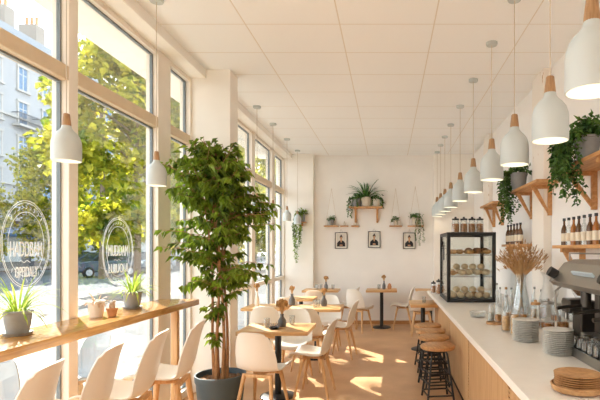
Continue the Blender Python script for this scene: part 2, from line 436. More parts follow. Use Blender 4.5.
def make_tree(seed, h=10, cr=2.8, cz=6.4, ch=3.9, n=10500, leafsize=.26, puff=.95):
    r = random.Random(seed)
    root = thing('street_tree', 'x', 'tree', (0, 0, -.06), 0, 'street trees')
    t = MB(); t.tube([(0, 0, 0), (.05, .02, h*.2), (-.04, .05, h*.45), (.05, 0, h*.75)], [.17, .13, .1, .04], 8)
    cl = []
    for i in range(60):
        a = r.uniform(0, 2*PI); q = r.uniform(.25, 1); zz = r.uniform(-1, 1)
        rr = cr * math.sqrt(max(.05, 1 - zz*zz*.85)) * math.sqrt(q)
        cl.append(Vector((rr*math.cos(a), rr*math.sin(a), cz + zz*ch)))
    for c in cl[:16]:
        z0 = max(h*.22, min(h*.7, c.z - 1.3)); t.tube([(0, 0, z0), (c.x*.5, c.y*.5, (z0+c.z)/2+.2), tuple(c)], [.06, .04, .015], 5)
    t.build('trunk', M['treebark'], root)
    f = MB()
    for i in range(n):
        c = r.choice(cl); d = Vector((r.gauss(0, 1), r.gauss(0, 1), r.gauss(0, .8))); d = d.normalized() * (r.random() ** .5) * puff
        nrm = Vector((r.gauss(0, 1), r.gauss(0, 1), r.gauss(.6, 1))).normalized()
        L = leafsize*r.uniform(.7, 1.5); f.leaf(c + d, Vector((r.gauss(0, 1), r.gauss(0, 1), r.gauss(-.5, .6))), nrm, L, L*.8)
    f.build('foliage', M['treeleaf'], root, smooth=0)
    return root
tr = make_tree(3); tr.location = (-10.6, 20.2, -.06); tr['label'] = 'big yellow-green street tree in full sun outside the window beside the wooden post'
tr2 = make_tree(8, 10, 2.3, 5.4, 4.2, 7000); tr2.location = (-24, 34.5, -.06); tr2['label'] = 'yellow-green street tree standing in front of the pale stone building with chimneys'
for src, x, y, rz, s, lb in ((tr, -10.8, 29, 1.9, 1.0, 'yellow-green street tree seen through the narrow window beside the big ficus'),
                         (tr2, -24.5, 44, 2.5, .95, 'street tree on the far pavement behind the parked dark car'),
                         (tr2, -10.6, 38, .6, 1.0, 'street tree further down the road seen through the back windows'),
                         (tr, -10.9, 48, 3.4, 1.0, 'distant street tree filling the back window by the white column'),
                         (tr2, -26, 30.5, 1.2, .62, 'small street tree low in front of the pale building behind the big lettering'),
                         (tr2, -24, 56, 4.4, 1.0, 'distant street tree across the road behind the window post')):
    dup(tr if src is tr else tr2, (x, y, -.06), rz, lb, scale=s)

tall = make_tree(14, 20, 3.6, 17.8, 3.2, 1150, .24, .5); tall.location = (-15.9, 26.6, -.06); tall['label'] = 'very tall unseen tree added to dapple the sunlight, its crown above the window canopy'  # unseen tree added so its sparse crown breaks the floor sun into dapples
# parked cars (their length along the street)
def make_car(label, paint):
    root = thing('car', label, 'car', (0, 0, -.16), 0, 'cars parked along the street')
    b = MB()
    side = [(-2.1, .35), (-2.12, .7), (-2.0, .92), (-1.1, 1.02), (1.75, 1.05), (2.05, .95), (2.12, .6), (2.08, .35)]
    b.prism(side, -.86, .86, 'x')
    o = b.build('body', paint, root, smooth=0)
    bv = o.modifiers.new('edge', 'BEVEL'); bv.width = .09; bv.segments = 3; bv.limit_method = 'ANGLE'
    cab = MB(); cab.add([(-.8, -1.15, 1.0), (.8, -1.15, 1.0), (.8, 1.85, 1.03), (-.8, 1.85, 1.03), (-.62, -.45, 1.5), (.62, -.45, 1.5), (.62, 1.3, 1.52), (-.62, 1.3, 1.52)],
                        [(0, 1, 2, 3), (4, 7, 6, 5), (0, 4, 5, 1), (1, 5, 6, 2), (2, 6, 7, 3), (3, 7, 4, 0)])
    cb = cab.build('cabin', M['carglass'], root, smooth=0)
    bv = cb.modifiers.new('edge', 'BEVEL'); bv.width = .05; bv.segments = 2
    rf = MB(); rf.box(-.62, -.45, 1.49, .62, 1.32, 1.55, .02)
    for sx in (-1, 1):
        rf.tube([(sx*.8, -1.13, 1.02), (sx*.63, -.45, 1.51)], .035, 6); rf.tube([(sx*.8, 1.83, 1.04), (sx*.63, 1.3, 1.52)], .045, 6); rf.tube([(sx*.82, .4, 1.02), (sx*.63, .4, 1.52)], .03, 6)
    rf.build('roof', paint, root, smooth=0)
    for sx in (-1, 1):
        for y in (-1.32, 1.3):
            w = MB(); prof = [(.0, -.1), (.27, -.1), (.33, -.07), (.33, .07), (.27, .1), (0, .1)]
            w.lathe(prof, (0, 0, 0), 18)
            wo = w.build('wheel', M['tyre'], root, (sx*.8, y, .33)); wo.rotation_euler = (0, PI/2, 0)
            hb = MB(); hb.lathe([(0, -.11), (.2, -.11), (.2, .11), (0, .11)], (0, 0, 0), 14); hb.build('hub', M['alloy'], wo)
        MB().box(sx*.8-.14 if sx > 0 else -.84, -2.13, .68, sx*.8+.04 if sx > 0 else -.66, -2.0, .86, .03).build('headlight', M['headlight'], root)
    MB().box(-.45, -2.14, .5, .45, -2.08, .72, .02).build('grille', M['capblack'], root, smooth=0)
    MB().box(-.26, -2.16, .42, .26, -2.12, .52, .005).build('number_plate', M['mat'], root, smooth=0)
    return root
car = make_car('dark blue-grey car parked at the kerb beside the wooden window post', M['car']); car.location = (-18.2, 30.5, -.16); car.rotation_euler = (0, 0, rad(-28))
car2 = make_car('pale grey car parked down the street behind the oval window lettering', M['car2']); car2.location = (-18.6, 37.5, -.16); car2.rotation_euler = (0, 0, rad(-8))
dup(car, (-26.5, 41, -.16), PI, 'dark car on the far side of the street behind the big window lettering')

# ------------------------------------------------------------------ window lettering
def text_mesh(body, size, sx):
    cu = bpy.data.curves.new('t', 'FONT'); cu.body = body; cu.size = size; cu.align_x = 'CENTER'; cu.align_y = 'CENTER'; cu.extrude = .0006
    o = bpy.data.objects.new('t', cu); C.objects.link(o)
    bpy.context.view_layer.update()
    me = bpy.data.meshes.new_from_object(o.evaluated_get(bpy.context.evaluated_depsgraph_get()))
    vs = [(v.co.x*sx, v.co.y, v.co.z) for v in me.vertices]; fs = [tuple(p.vertices) for p in me.polygons]
    bpy.data.objects.remove(o); bpy.data.meshes.remove(me)
    return vs, fs
def lettering(label, yc, zc, ra, rb, l1, l2, w1, h1, z1, w2, h2, z2):
    root = thing('window_lettering', label, 'window lettering', (-2.2495, yc, zc), 0, 'white lettering on the window glass')
    def W(u, v, d=0): return (d, u, v)
    for q in (1.0, .95, .74):
        m = MB(); m.tube([W(ra*q*math.cos(t*2*PI/64), rb*q*math.sin(t*2*PI/64)) for t in range(64)], .0016, 4, closed=True)
        m.build('oval_ring', M['vinyl'], root)
    for body, w_, h_, z_, nm in ((l1, w1, h1, z1, 'name_line'), (l2, w2, h2, z2, 'lower_line')):
        vs, fs = text_mesh(body, .1, 1)
        x0, x1 = min(v[0] for v in vs), max(v[0] for v in vs); y0, y1 = min(v[1] for v in vs), max(v[1] for v in vs)
        MB().add([W(((x-x0)/(x1-x0)-.5)*w_, ((y-y0)/(y1-y0)-.5)*h_+z_, d) for x, y, d in vs], fs).build(nm, M['vinyl'], root, smooth=0)
    zm = (z1-h1/2+z2+h2/2)/2
    sw = MB(); sw.tube([W(-.06+.09*t/16, zm+.006*math.sin(t*.7)) for t in range(17)], .0016, 4)
    for k in range(9):                                # leaf sprays between the rings
        for top in (1, -1):
            a = PI/2*top + (k-4)*.2; q = .845
            p = (ra*q*math.cos(a), rb*q*math.sin(a)); e = .016
            sw.tube([W(p[0]-e*math.sin(a)*.4-.004, p[1]-e*.7), W(p[0]+.004, p[1]), W(p[0]+.008*math.cos(k), p[1]+e*.8)], .0014, 4)
    sw.build('leaf_pattern', M['vinyl'], root)
lettering('big white oval window lettering reading HADDBAM above the spiky plant', 2.985, 1.63, .2, .27, 'HADDBAM', 'OPFIDALY', .262, .092, -.03, .185, .066, -.172)
lettering('white oval window lettering beyond the wooden post, over the grey potted plant', 4.0, 1.58, .225, .28, 'MUDDAM', 'LUIUOUI', .29, .09, .007, .28, .075, -.14)

# ------------------------------------------------------------------ chairs
def cr(keys, t):
    n = len(keys)-1; x = t*n; i = min(int(x), n-1); f = x-i
    p0, p1, p2, p3 = keys[max(i-1, 0)], keys[i], keys[i+1], keys[min(i+2, n)]
    return [.5*((2*b)+(-a+c)*f+(2*a-5*b+4*c-d)*f*f+(-a+3*b-3*c+d)*f**3) for a, b, c, d in zip(p0, p1, p2, p3)]
SHELL = [(.235, .415, .15), (.205, .45, .195), (.09, .447, .218), (-.05, .442, .218), (-.145, .468, .212), (-.19, .555, .213), (-.212, .655, .2), (-.237, .755, .172), (-.268, .838, .132)]
def shell_mb(dz=0.0, kx=1.0, nu=15, nv=26, th=.011):
    P = []
    for j in range(nv):
        t = j/(nv-1); y, z, w = cr(SHELL, t); row = []
        for i in range(nu):
            u = -1 + 2*i/(nu-1)
            sf = max(0, 1 - t/.55); bf = max(0, (t-.35)/.65)
            e = abs(u)**2.4
            yy = y + .075*e*min(1, bf*2.2)*(1-.5*bf) ; zz = z + .05*e*min(1, sf*1.6)*(.35+.65*min(1, t/.2)) + .02*e*bf*(1-bf)
            if t > .93: zz -= .02*abs(u)**4
            row.append(Vector((u*w*kx, yy, zz+dz)))
        P.append(row)
    N = [[None]*nu for _ in range(nv)]
    for j in range(nv):
        for i in range(nu):
            a = P[min(j+1, nv-1)][i]-P[max(j-1, 0)][i]; b = P[j][min(i+1, nu-1)]-P[j][max(i-1, 0)]
            N[j][i] = b.cross(a).normalized()
    m = MB(); vs = [p for r in P for p in r] + [P[j][i]-N[j][i]*th for j in range(nv) for i in range(nu)]
    n = nu*nv; fs = []
    for j in range(nv-1):
        for i in range(nu-1):
            a = j*nu+i; fs.append((a, a+1, a+nu+1, a+nu)); fs.append((n+a, n+a+nu, n+a+nu+1, n+a+1))
    for i in range(nu-1):
        fs.append((i+1, i, n+i, n+i+1)); a = (nv-1)*nu+i; fs.append((a, a+1, n+a+1, n+a))
    for j in range(nv-1):
        a = j*nu; fs.append((a, a+nu, n+a+nu, n+a)); a = j*nu+nu-1; fs.append((a+nu, a, n+a, n+a+nu))
    return m.add(vs, fs)
def make_chair(name, label, cat, dz, shellmat, group):
    root = thing(name, label, cat, (0, 0, 0), 0, group)
    shell_mb(dz, 1.0 if dz < .1 else .86).build('seat_shell', shellmat, root, smooth=60)
    zt = .425+dz; spread = 1 - dz*.15
    fr = MB(); fr.box(-.15, .07, zt-.03, .15, .105, zt+.0, .006); fr.box(-.15, -.125, zt-.03, .15, -.09, zt, .006)
    fr.box(-.02, -.12, zt-.025, .02, .1, zt-.002, .004); fr.lathe([(0, zt-.01), (.06, zt-.01), (.06, zt+.012), (0, zt+.012)], (0, 0, 0), 14)
    if dz > .1:
        a = .172
        for yy in (.15, -.17): MB().tube([(-a, yy, .27), (a, yy, .27)], .011, 8).build('footrest', M['legwood'], root)
    fr.build('leg_frame', M['legwood'], root)
    for sx in (-1, 1):
        for ty, by in ((.09, .175), (-.11, -.2)):
            l = MB(); l.tube([(sx*.135, ty, zt), (sx*.15, ty+(by-ty)*.25, zt*.75), (sx*.195*spread, by*spread, 0)], [.021, .019, .0115], 10)
            l.build('leg', M['legwood'], root)
    return root
G = 'white shell chairs around the tables'
ch0 = make_chair('dining_chair', 'white shell chair turned away at the near square table, beside the big ficus pot', 'chair', 0, M['shell'], G)
ch0.location = (-1.2, 4.6, 0); ch0.rotation_euler = (0, 0, rad(-14))
for x, y, a, lb in [
    (-.82, 5.27, 86, 'white shell chair side-on, tucked under the aisle side of the table beyond the ficus'),
    (-1.16, 5.86, 180, 'white shell chair whose rounded back rises behind the table with the ficus beside it'),
    (-1.05, 6.42, -8, 'white shell chair with its back to us at the second wide table'),
    (-.70, 7.12, 84, 'white shell chair side-on at the aisle end of the second table'),
    (-.98, 7.68, 180, 'white shell chair facing us behind the second table with the grey vase'),
    (-1.66, 6.58, 4, 'white shell chair turned away at the small table by the window rail'),
    (-2.0, 6.06, -80, 'white shell chair side-on close to the window just behind the white column'),
    (-1.62, 7.82, 0, 'white shell chair turned away at the small table under the back windows'),
    (-1.38, 9.02, 0, 'white shell chair turned away at the table by the back corner column'),
    (-.84, 9.72, 88, 'white shell chair side-on between the two tables along the back wall'),
    (-.56, 9.3, -32, 'white shell chair turned three-quarters away at the table below the framed pictures'),
    (.27, 9.68, 88, 'white shell chair side-on at the counter side of the table below the framed pictures'),
    (.62, 8.95, 0, 'white shell chair turned away behind the small table at the end of the counter'),
]:
    dup(ch0, (x, y, 0), rad(a), lb)
GB = 'white bar chairs along the window bar'
bc = make_chair('bar_chair', 'white shell bar chair cut off at the bottom corner under the spiky plant', 'bar chair', .26, M['shell'], GB)
bc.location = (-1.73, 2.10, 0); bc.rotation_euler = (0, 0, rad(99))
for x, y, a, lb in [(-1.68, 2.51, 99, 'second white bar chair along the window bar, in front of the wooden post'),
                    (-1.63, 2.93, 99, 'third white bar chair along the window bar, below the cactus pots'),
                    (-1.56, 3.36, 99, 'white bar chair at the end of the window bar beside the ficus')]:
    dup(bc, (x, y, 0), rad(a), lb)
tc0 = make_chair('terrace_chair', 'grey shell chair outside on the pavement behind the spiky plant', 'chair', 0, M['greychair'], 'terrace chairs outside the window')
tc0.location = (-2.95, 3.45, -.06); tc0.rotation_euler = (0, 0, rad(200))
dup(tc0, (-2.9, 4.5, -.06), rad(160), 'pale shell chair outside on the pavement beyond the wooden post')
dup(tc0, (-3.5, 4.1, -.06), rad(-100), 'grey shell chair outside standing a little away from the glass')

# ------------------------------------------------------------------ tables
GT = 'oak cafe tables with black pedestals'
def table(label, x0, x1, y0, y1, zt=.75, th=.042, r=.19):
    cx, cy = (x0+x1)/2, (y0+y1)/2
    root = thing('cafe_table', label, 'table', (cx, cy, 0), 0, GT)
    w, d = (x1-x0)/2, (y1-y0)/2
    MB().box(-w, -d, zt-th, w, d, zt, .006).build('tabletop', M['tablewood'], root)
    m = MB(); m.tube([(0, 0, .02), (0, 0, zt-th)], .035, 14); m.box(-.16, -.03, zt-th-.02, .16, .03, zt-th, .004)
    m.build('pedestal', M['black'], root)
    MB().lathe([(0, 0), (r, 0), (r, .012), (r*.9, .02), (.05, .03), (0, .03)], (0, 0, 0), 28).build('base', M['black'], root)
    return root
table('square oak table with black pedestal in front of the ficus side chairs', -1.57, -.83, 4.92, 5.52)
table('wide oak table second from the ficus, dark vase at its middle', -1.44, -.68, 6.77, 7.37)
table('small oak table by the window rail with a white vase and a grey vase', -2.12, -1.5, 6.87, 7.45)
table('small oak table under the back windows beside the corner column', -1.78, -1.28, 8.15, 8.65)
table('oak table against the back wall by the white corner column', -1.72, -1.0, 9.5, 10.02, .78)
table('oak table against the back wall under the plant shelf and pictures', -.45, .17, 9.5, 10.05, .78)
table('small oak table tucked at the end of the long counter', .34, .76, 7.35, 7.98, .75, .05, .19)
table('oak table in the back corner half hidden by the counter', .55, 1.15, 9.45, 9.98, .78)

def vase_flowers(label, px, py, zt, vm, h=.2, r=.05, Y=None, n=26, fh=.16):
    if Y is None: x, y, z = on_plane(px, py, zt)
    else: x, y, z = (px-VX)*Y/F, Y, zt
    root = thing('flower_vase', label, 'vase', (x, y, z), 0, 'small vases of dried flowers on the tables')
    MB().lathe([(0, 0), (r*.9, 0), (r, .03), (r*.95, h*.5), (r*.42, h*.78), (r*.4, h*.95), (r*.5, h), (r*.35, h), (r*.3, h*.8), (0, h*.75)], (0, 0, 0), 16).build('vase', vm, root)
    st = MB(); hd = MB(); rr = random.Random(int(px))
    for i in range(n):
        a = rr.uniform(0, 2*PI); q = rr.uniform(0, 1); tilt = .45*q
        e = Vector((math.sin(tilt)*math.cos(a)*fh, math.sin(tilt)*math.sin(a)*fh, h+fh*math.cos(tilt)*rr.uniform(.75, 1.05)))
        st.tube([(0, 0, h*.8), (e.x*.5, e.y*.5, h+fh*.45), tuple(e)], .0025, 4)
        hd.ball(e, (.012, .012, .024), 6, 4)
    st.build('stem', M['dry'], root); hd.build('flower_head', M['drydark'], root)
    return root
vase_flowers('dark grey vase of dried flowers on the table beside the ficus', 282, 327, .75, M['vasegrey'], .14, .048, Y=5.25, fh=.14, n=60)
vase_flowers('grey vase of dried flowers on the small table by the window rail', 292, 304, .75, M['vasegrey'], .17, .05, Y=7.28, fh=.1)
vase_flowers('grey vase of dried flowers at the middle of the second wide table', 324, 305, .75, M['vasegrey'], .16, .045, Y=7.15, fh=.09)
vase_flowers('slim white vase with a pale dried bunch by the window rail', 257, 304, .75, M['vasewhite'], .22, .035, Y=7.15, fh=.1)
vase_flowers('dark vase of dried flowers on the table by the back corner column', 326, 288, .78, M['vasegrey'], .15, .04, Y=9.8, fh=.1)
vase_flowers('dark vase of dried flowers on the table under the pictures', 384, 288, .78, M['vasegrey'], .17, .035, Y=9.8, fh=.1)

tum = thing('tumbler', 'x', 'glass', (0, 0, 0), 0, 'small glasses and bowls on the tables')
MB().lathe([(0, 0), (.028, 0), (.034, .1), (.031, .1), (.026, .008), (0, .008)], (0, 0, 0), 14).build('bowl', M['clear'], tum)
spots = [(267, 5.2, .75, 'clear tumbler on the table beside the ficus, behind the ashtray'), (292, 5.4, .75, 'clear tumbler beyond the dark vase on the table by the ficus'),
         (318, 7.1, .75, 'clear tumbler beside the grey vase on the second wide table'),
         (315, 7.0, .75, 'clear tumbler in front of another on the second wide table'),
         (317, 9.75, .78, 'clear tumbler on the table by the corner column'), (321, 9.85, .78, 'clear tumbler close to the vase by the corner column'),
         (333, 9.75, .78, 'clear tumbler at the aisle end of the corner table'),
         (379, 9.75, .78, 'clear tumbler beside the vase under the pictures'),
         (424, 7.6, .75, 'clear tumbler on the small table at the counter end')]
for i, (px, Y, z, lb) in enumerate(spots):
    p = ((px-VX)*Y/F, Y, z)
    if i == 0: tum.location = p; tum['label'] = lb
    else: dup(tum, p, 0, lb)
x, y, z = (274-VX)*5.1/F, 5.1, .75
ash = thing('dish', 'small dark dish with sprigs on the table beside the ficus', 'dish', (x, y, z))
MB().lathe([(0, 0), (.04, 0), (.06, .022), (.055, .022), (.035, .006), (0, .006)], (0, 0, 0), 16).build('bowl', M['black'], ash)
sp = MB()
for k in range(12):
    a = k*.6; sp.tube([(0, 0, .006), (.05*math.cos(a), .05*math.sin(a), .05+.01*(k % 3))], .002, 4)
sp.build('sprig', M['vasegrey'], ash)
x = (389.5-VX)*9.8/F
pb = tag(MB().lathe([(0, 0), (.035, 0), (.045, .05), (.03, .09), (.035, .1), (.01, .12), (0, .12)], (0, 0, 0), 12).build('sugar_pot', M['terracotta'], loc=(x, 9.8, .78)), 'small brown pot with lid beside the vase under the pictures', 'pot')

# ------------------------------------------------------------------ window bar
bar = thing('window_bar', 'long oak bar counter running along the window with plants on it', 'bar counter', (-2.0, 0, 0))
MB().box(-.185, 1.0, 1.065, .18, 4.62, 1.12, .005).build('bar_top', M['barwood'], bar)
for y in (1.6, 4.5): MB().box(-.03, y-.03, 0, .03, y+.03, 1.065, .004).build('leg', M['legwood'], bar)
ZB = 1.12
def pot_mb(r, h, taper=.78, rim=.006):
    return MB().lathe([(0, 0), (r*taper, 0), (r*(taper+.15), h*.4), (r, h-.02 if h > .05 else h*.8), (r+rim, h-.015), (r+rim, h), (r-.012, h), (r-.016, h*.82), (0, h*.82)], (0, 0, 0), 22)
def spiky_plant(label, loc, r, h, n, L, potm, seed, saucer=True, leafm=None, w=.014):
    root = thing('potted_plant', label, 'potted plant', loc, 0, 'potted plants on the window bar')
    zo = .012 if saucer else 0
    o = pot_mb(r, h).build('pot', potm, root); o.location = (0, 0, zo)
    if saucer: MB().lathe([(0, 0), (r*.95, 0), (r*1.12, .018), (r*1.05, .018), (r*.8, .012), (0, .012)], (0, 0, 0), 22).build('saucer', potm, root)
    MB().lathe([(0, h*.83+zo), (r*.86, h*.83+zo)], (0, 0, 0), 16).build('soil', M['soil'], root)
    f = MB(); q = random.Random(seed)
    for i in range(n):
        a = q.uniform(0, 2*PI); el = q.uniform(.35, 1.4); l = L*q.uniform(.65, 1.1)
        p = Vector((r*.3*math.cos(a), r*.3*math.sin(a), h*.84+zo)); d = Vector((math.cos(a)*math.cos(el), math.sin(a)*math.cos(el), math.sin(el)))
        pts = []
        for k in range(7):
            pts.append(p.copy()); p = p + d*(l/6); d = (d + Vector((0, 0, -.2-.14*math.cos(el)))).normalized()
        f.blade(pts, w)
    f.build('foliage', leafm or M['spider'], root, smooth=60)
    return root
spiky_plant('spiky yellow-green plant in a grey saucered pot below the big window lettering', (-2.07, 2.68, ZB), .066, .125, 60, .24, M['potgrey'], 1)
spiky_plant('spiky yellow-green plant in a grey pot on the bar under the smaller oval lettering', (-2.07, 3.88, ZB), .068, .125, 60, .23, M['potgrey'], 5)
spiky_plant('pale succulent in a round white pot on the window bar', (-2.07, 3.40, ZB), .052, .115, 26, .1, M['potwhite'], 9, False, M['cactus'], .02)
cac = thing('potted_cactus', 'tiny cactus in a terracotta pot beside the round white pot', 'potted plant', (-1.975, 3.43, ZB), 0, 'potted plants on the window bar')
pot_mb(.032, .06).build('pot', M['terracotta'], cac)
MB().ball((0, 0, .075), (.02, .02, .03), 10, 8).ball((.012, .004, .1), (.01, .01, .014), 8, 6).build('cactus', M['cactus'], cac)

# ------------------------------------------------------------------ big ficus
fi = thing('potted_ficus', 'tall leafy ficus tree in a round slate-blue pot at the end of the window bar', 'potted tree', (-1.62, 4.63, 0))
MB().lathe([(0, 0), (.185, 0), (.195, .02), (.225, .32), (.235, .34), (.24, .4), (.225, .4), (.215, .345), (0, .345)], (0, 0, 0), 36).build('pot', M['potdark'], fi)
so = MB(); so.lathe([(0, .352), (.12, .356), (.217, .346)], (0, 0, 0), 24)
for i in range(90):
    a = R.uniform(0, 2*PI); q = math.sqrt(R.random())*.2; so.ball((q*math.cos(a), q*math.sin(a), .356), (R.uniform(.008, .018), R.uniform(.008, .016), .008), 6, 4)
so.build('soil', M['soil'], fi)
RF = random.Random(21); nodes = []
for k in range(6):
    a = k*PI/3+.3; x0, y0 = .055*math.cos(a), .05*math.sin(a); pts = []; rs = []
    lean = (RF.uniform(-.16, .16)+.03, RF.uniform(-.12, .12)); H = RF.uniform(1.9, 2.45)
    for j in range(12):
        t = j/11; pts.append((x0+lean[0]*t*t+.012*math.sin(7*t+k), y0+lean[1]*t*t+.012*math.cos(6*t+k), .34+t*(H-.34))); rs.append(.014*(1-t*.75)+.002)
    MB().tube(pts, rs, 7).build('stem', M['bark'], fi)
    nodes.append(pts)
tw = MB(); fo = MB()
def env(z):                                           # crown half width at height z
    ks = [(.5, .1), (.8, .17), (1.05, .27), (1.3, .42), (1.55, .47), (1.9, .45), (2.2, .41), (2.5, .31), (2.72, .12)]
    for (a, b), (c, d) in zip(ks, ks[1:]):
        if a <= z <= c: return b+(d-b)*(z-a)/(c-a)
    return .05
for i in range(310):
    z = .55 + 2.1*(RF.random()**.62); st = RF.choice(nodes)
    base = min(st, key=lambda p: abs(p[2]-(z-.12))); w = env(z); a = RF.uniform(0, 2*PI); q = w*math.sqrt(RF.random())
    if (z < 1.05 and RF.random() < .75) or (z < 1.45 and RF.random() < .35): continue
    cx = -.11 if z > 2.25 else (-.03 if z > 2.05 else (.07 if z > 1.8 else -.01))
    tip = Vector((base[0]*.6+cx+q*math.cos(a)*1.08, base[1]*.6+q*.85*math.sin(a), z))
    if tip.x < -.55: tip.x = -.55
    if tip.x < -.12 and .95 < tip.z < 1.27 and tip.y < .1: continue
    b = Vector(base); mid = (b+tip)/2+Vector((0, 0, .06)); tw.tube([b, mid, tip], [.0045, .0035, .002], 4)
    d0 = (tip-b).normalized()
    for k in range(15):
        t = .25+.75*k/14; p = b.lerp(mid, t*2) if t < .5 else mid.lerp(tip, t*2-1)
        side = Vector((RF.gauss(0, 1), RF.gauss(0, 1), 0)); d = (d0*.5+side.normalized()*.7+Vector((0, 0, -.95+RF.uniform(-.3, .5)))).normalized()
        L = RF.uniform(.065, .11); fo.leaf(p+Vector((RF.gauss(0, .012), RF.gauss(0, .012), 0)), d, Vector((RF.gauss(0, .5), RF.gauss(0, .5), 1)), L, L*.5)
tw.build('twigs', M['bark'], fi); fo.build('foliage', M['ficus'], fi, smooth=0)

# ------------------------------------------------------------------ pendant lamps
def make_lamp(label, k, ztop, group):
    """origin at the shade's rim; ztop: ceiling height above the rim"""
    root = thing('pendant_lamp', label, 'lamp', (0, 0, 0), 0, group)
    pr = [(.1155, 0), (.117, .01), (.1165, .15), (.113, .18), (.1, .22), (.078, .25), (.055, .272), (.042, .29), (.036, .315)]
    inn = [(r-.005, z) for r, z in reversed(pr)]
    MB().lathe([(r*k, z*k) for r, z in pr+inn+[pr[0]]], (0, 0, 0), 32).build('lamp_shade', M['lampwhite'], root, smooth=50)
    MB().lathe([(0, .3*k), (.037*k, .3*k), (.0365*k, .325*k), (.026*k, .415*k), (.022*k, .42*k), (0, .42*k)], (0, 0, 0), 20).build('neck', M['lampwood'], root)
    MB().tube([(0, 0, .415*k), (0, 0, ztop-.02)], .0035, 6).build('cord', M['cord'], root)
    MB().lathe([(0, ztop-.03), (.05, ztop-.03), (.055, ztop-.02), (.055, ztop), (0, ztop)], (0, 0, 0), 20).build('ceiling_canopy', M['lampwhite'], root)
    MB().lathe([(0, .07*k), (.02*k, .075*k), (.034*k, .1*k), (.03*k, .13*k), (.015*k, .16*k), (.013*k, .24*k), (0, .24*k)], (0, 0, 0), 14).build('bulb', M['bulb'], root)
    return root
ZR, ZL = 2.268, 2.105
LAMP_W = .42
def lamp_light(loc):
    l = bpy.data.lights.new('lamp_light', 'POINT'); l.energy = LAMP_W; l.color = (1, .8, .56); l.shadow_soft_size = .05
    o = bpy.data.objects.new('lamp_light', l); C.objects.link(o); o.location = loc; return o
ord_ = ['second', 'third', 'fourth', 'fifth', 'sixth', 'seventh', 'eighth', 'ninth']
GR, GL = 'white pendant lamps in a row over the counter', 'white pendant lamps in a row along the windows'
YR = [2.04, 2.97, 3.81, 4.65, 5.66, 6.7, 7.7, 8.52, 9.2, 9.86]
XRp = [.865] + [1.0]*9
lp = None
for i, y in enumerate(YR):
    lb = ('huge white pendant lamp cut off by the picture edge, over the wooden plates' if i == 0 else
          'white pendant lamp at the back wall end of the row over the counter' if i == 9 else
          '%s white pendant lamp of the row over the counter, counting from the espresso machine end' % ord_[i-1])
    if lp is None:
        lp = make_lamp(lb, .95, ZC-ZR, GR); lp.location = (XRp[i], y, ZR)
    else: dup(lp, (XRp[i], y, ZR), 0, lb)
    lamp_light((XRp[i], y, ZR+.05))
ll = None
for i, (px, y, lb) in enumerate([(66.5, 2.76, 'white pendant lamp in front of the wooden window post'), (156.5, 3.83, 'white pendant lamp hanging between the window post and the ficus'),
                    (257, 6.72, 'white pendant lamp half hidden by the ficus leaves'), (273, 7.65, 'white pendant lamp by the back windows, next beyond the ficus'),
                    (287, 8.7, 'white pendant lamp by the back windows, one before the trailing plant'), (297.5, 9.72, 'small white pendant lamp in front of the trailing plant on the corner column')]):
    p = ((px-VX)*y/F, y, ZL)
    if ll is None: ll = make_lamp(lb, .65, ZC-ZL, GL); ll.location = p
    else: dup(ll, p, 0, lb)
    lamp_light((p[0], p[1], ZL+.04)).data.energy = LAMP_W*.5

# ------------------------------------------------------------------ counter
ZT = .9
cnt = thing('service_counter', 'long oak counter with white stone top running down the room', 'counter', (0, 0, 0))
MB().box(.655, 1.0, ZT-.05, 1.79, 8.1, ZT, .004).build('counter_top', M['slab'], cnt, smooth=0)
cuts = [1.0, 3.05, 4.6, 6.07, 7.6, 8.0]
MB().box(.80, 1.05, 0, 1.72, 8.0, ZT-.05).build('carcass', M['panel'], cnt, smooth=0)
for a, b in zip(cuts, cuts[1:]):
    p = MB()
    p.box(.77, a+.055, .06, .80, b-.012, ZT-.05, .003)
    p.build('front_panel', M['panel'], cnt, smooth=0)
    s = MB()
    for k in range(26): s.box(.771, a-.008, .07+k*.0295, .799, a+.05, .085+k*.0295)
    if a > 1.5: s.build('slotted_strip', M['panel'], cnt, smooth=0)
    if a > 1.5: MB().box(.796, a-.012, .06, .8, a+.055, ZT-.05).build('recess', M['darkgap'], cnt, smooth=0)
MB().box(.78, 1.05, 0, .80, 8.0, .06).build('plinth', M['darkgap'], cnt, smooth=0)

# stools
def make_stool(label):
    root = thing('bar_stool', label, 'stool', (0, 0, 0), 0, 'round wooden stools along the counter')
    zs = .58
    MB().lathe([(0, zs-.042), (.17, zs-.042), (.182, zs-.034), (.186, zs-.02), (.184, zs-.006), (.174, zs), (0, zs)], (0, 0, 0), 36).build('seat', M['seatwood'], root)
    MB().lathe([(0, zs-.056), (.12, zs-.056), (.12, zs-.042), (0, zs-.042)], (0, 0, 0), 20).build('seat_plate', M['black'], root)
    def lr(t): return .115 + .085*t
    for k in range(4):
        a = PI/4+k*PI/2; c, s = math.cos(a), math.sin(a)
        MB().tube([(c*.06, s*.06, zs-.05), (c*.095, s*.095, zs-.056), (c*.115, s*.115, zs-.085), (c*.2, s*.2, .004)], .0115, 8).build('leg', M['black'], root)
    for z, nm in ((.4, 'rung'), (.29, 'rung'), (.18, 'rung'), (.07, 'rung')):
        t = 1-(z/(zs-.085)); r = lr(t)
        m = MB(); pts = [(r*math.cos(PI/4+k*PI/2), r*math.sin(PI/4+k*PI/2), z) for k in range(4)]
        for k in range(4): m.tube([pts[k], pts[(k+1) % 4]], .009, 6)
        m.build(nm, M['black'], root)
    return root
st = make_stool('round wooden stool with black wire legs, first of the row and shown whole'); st.location = (.525, 5.12, 0); st.rotation_euler = (0, 0, rad(8))
for x, y, a, lb in [(.53, 5.64, 14, 'round wooden stool second in the row along the counter'), (.53, 6.06, 4, 'round wooden stool third in the row along the counter'),
                    (.53, 6.5, 10, 'round wooden stool last in the row, by the small table')]:
    dup(st, (x, y, 0), rad(a), lb)

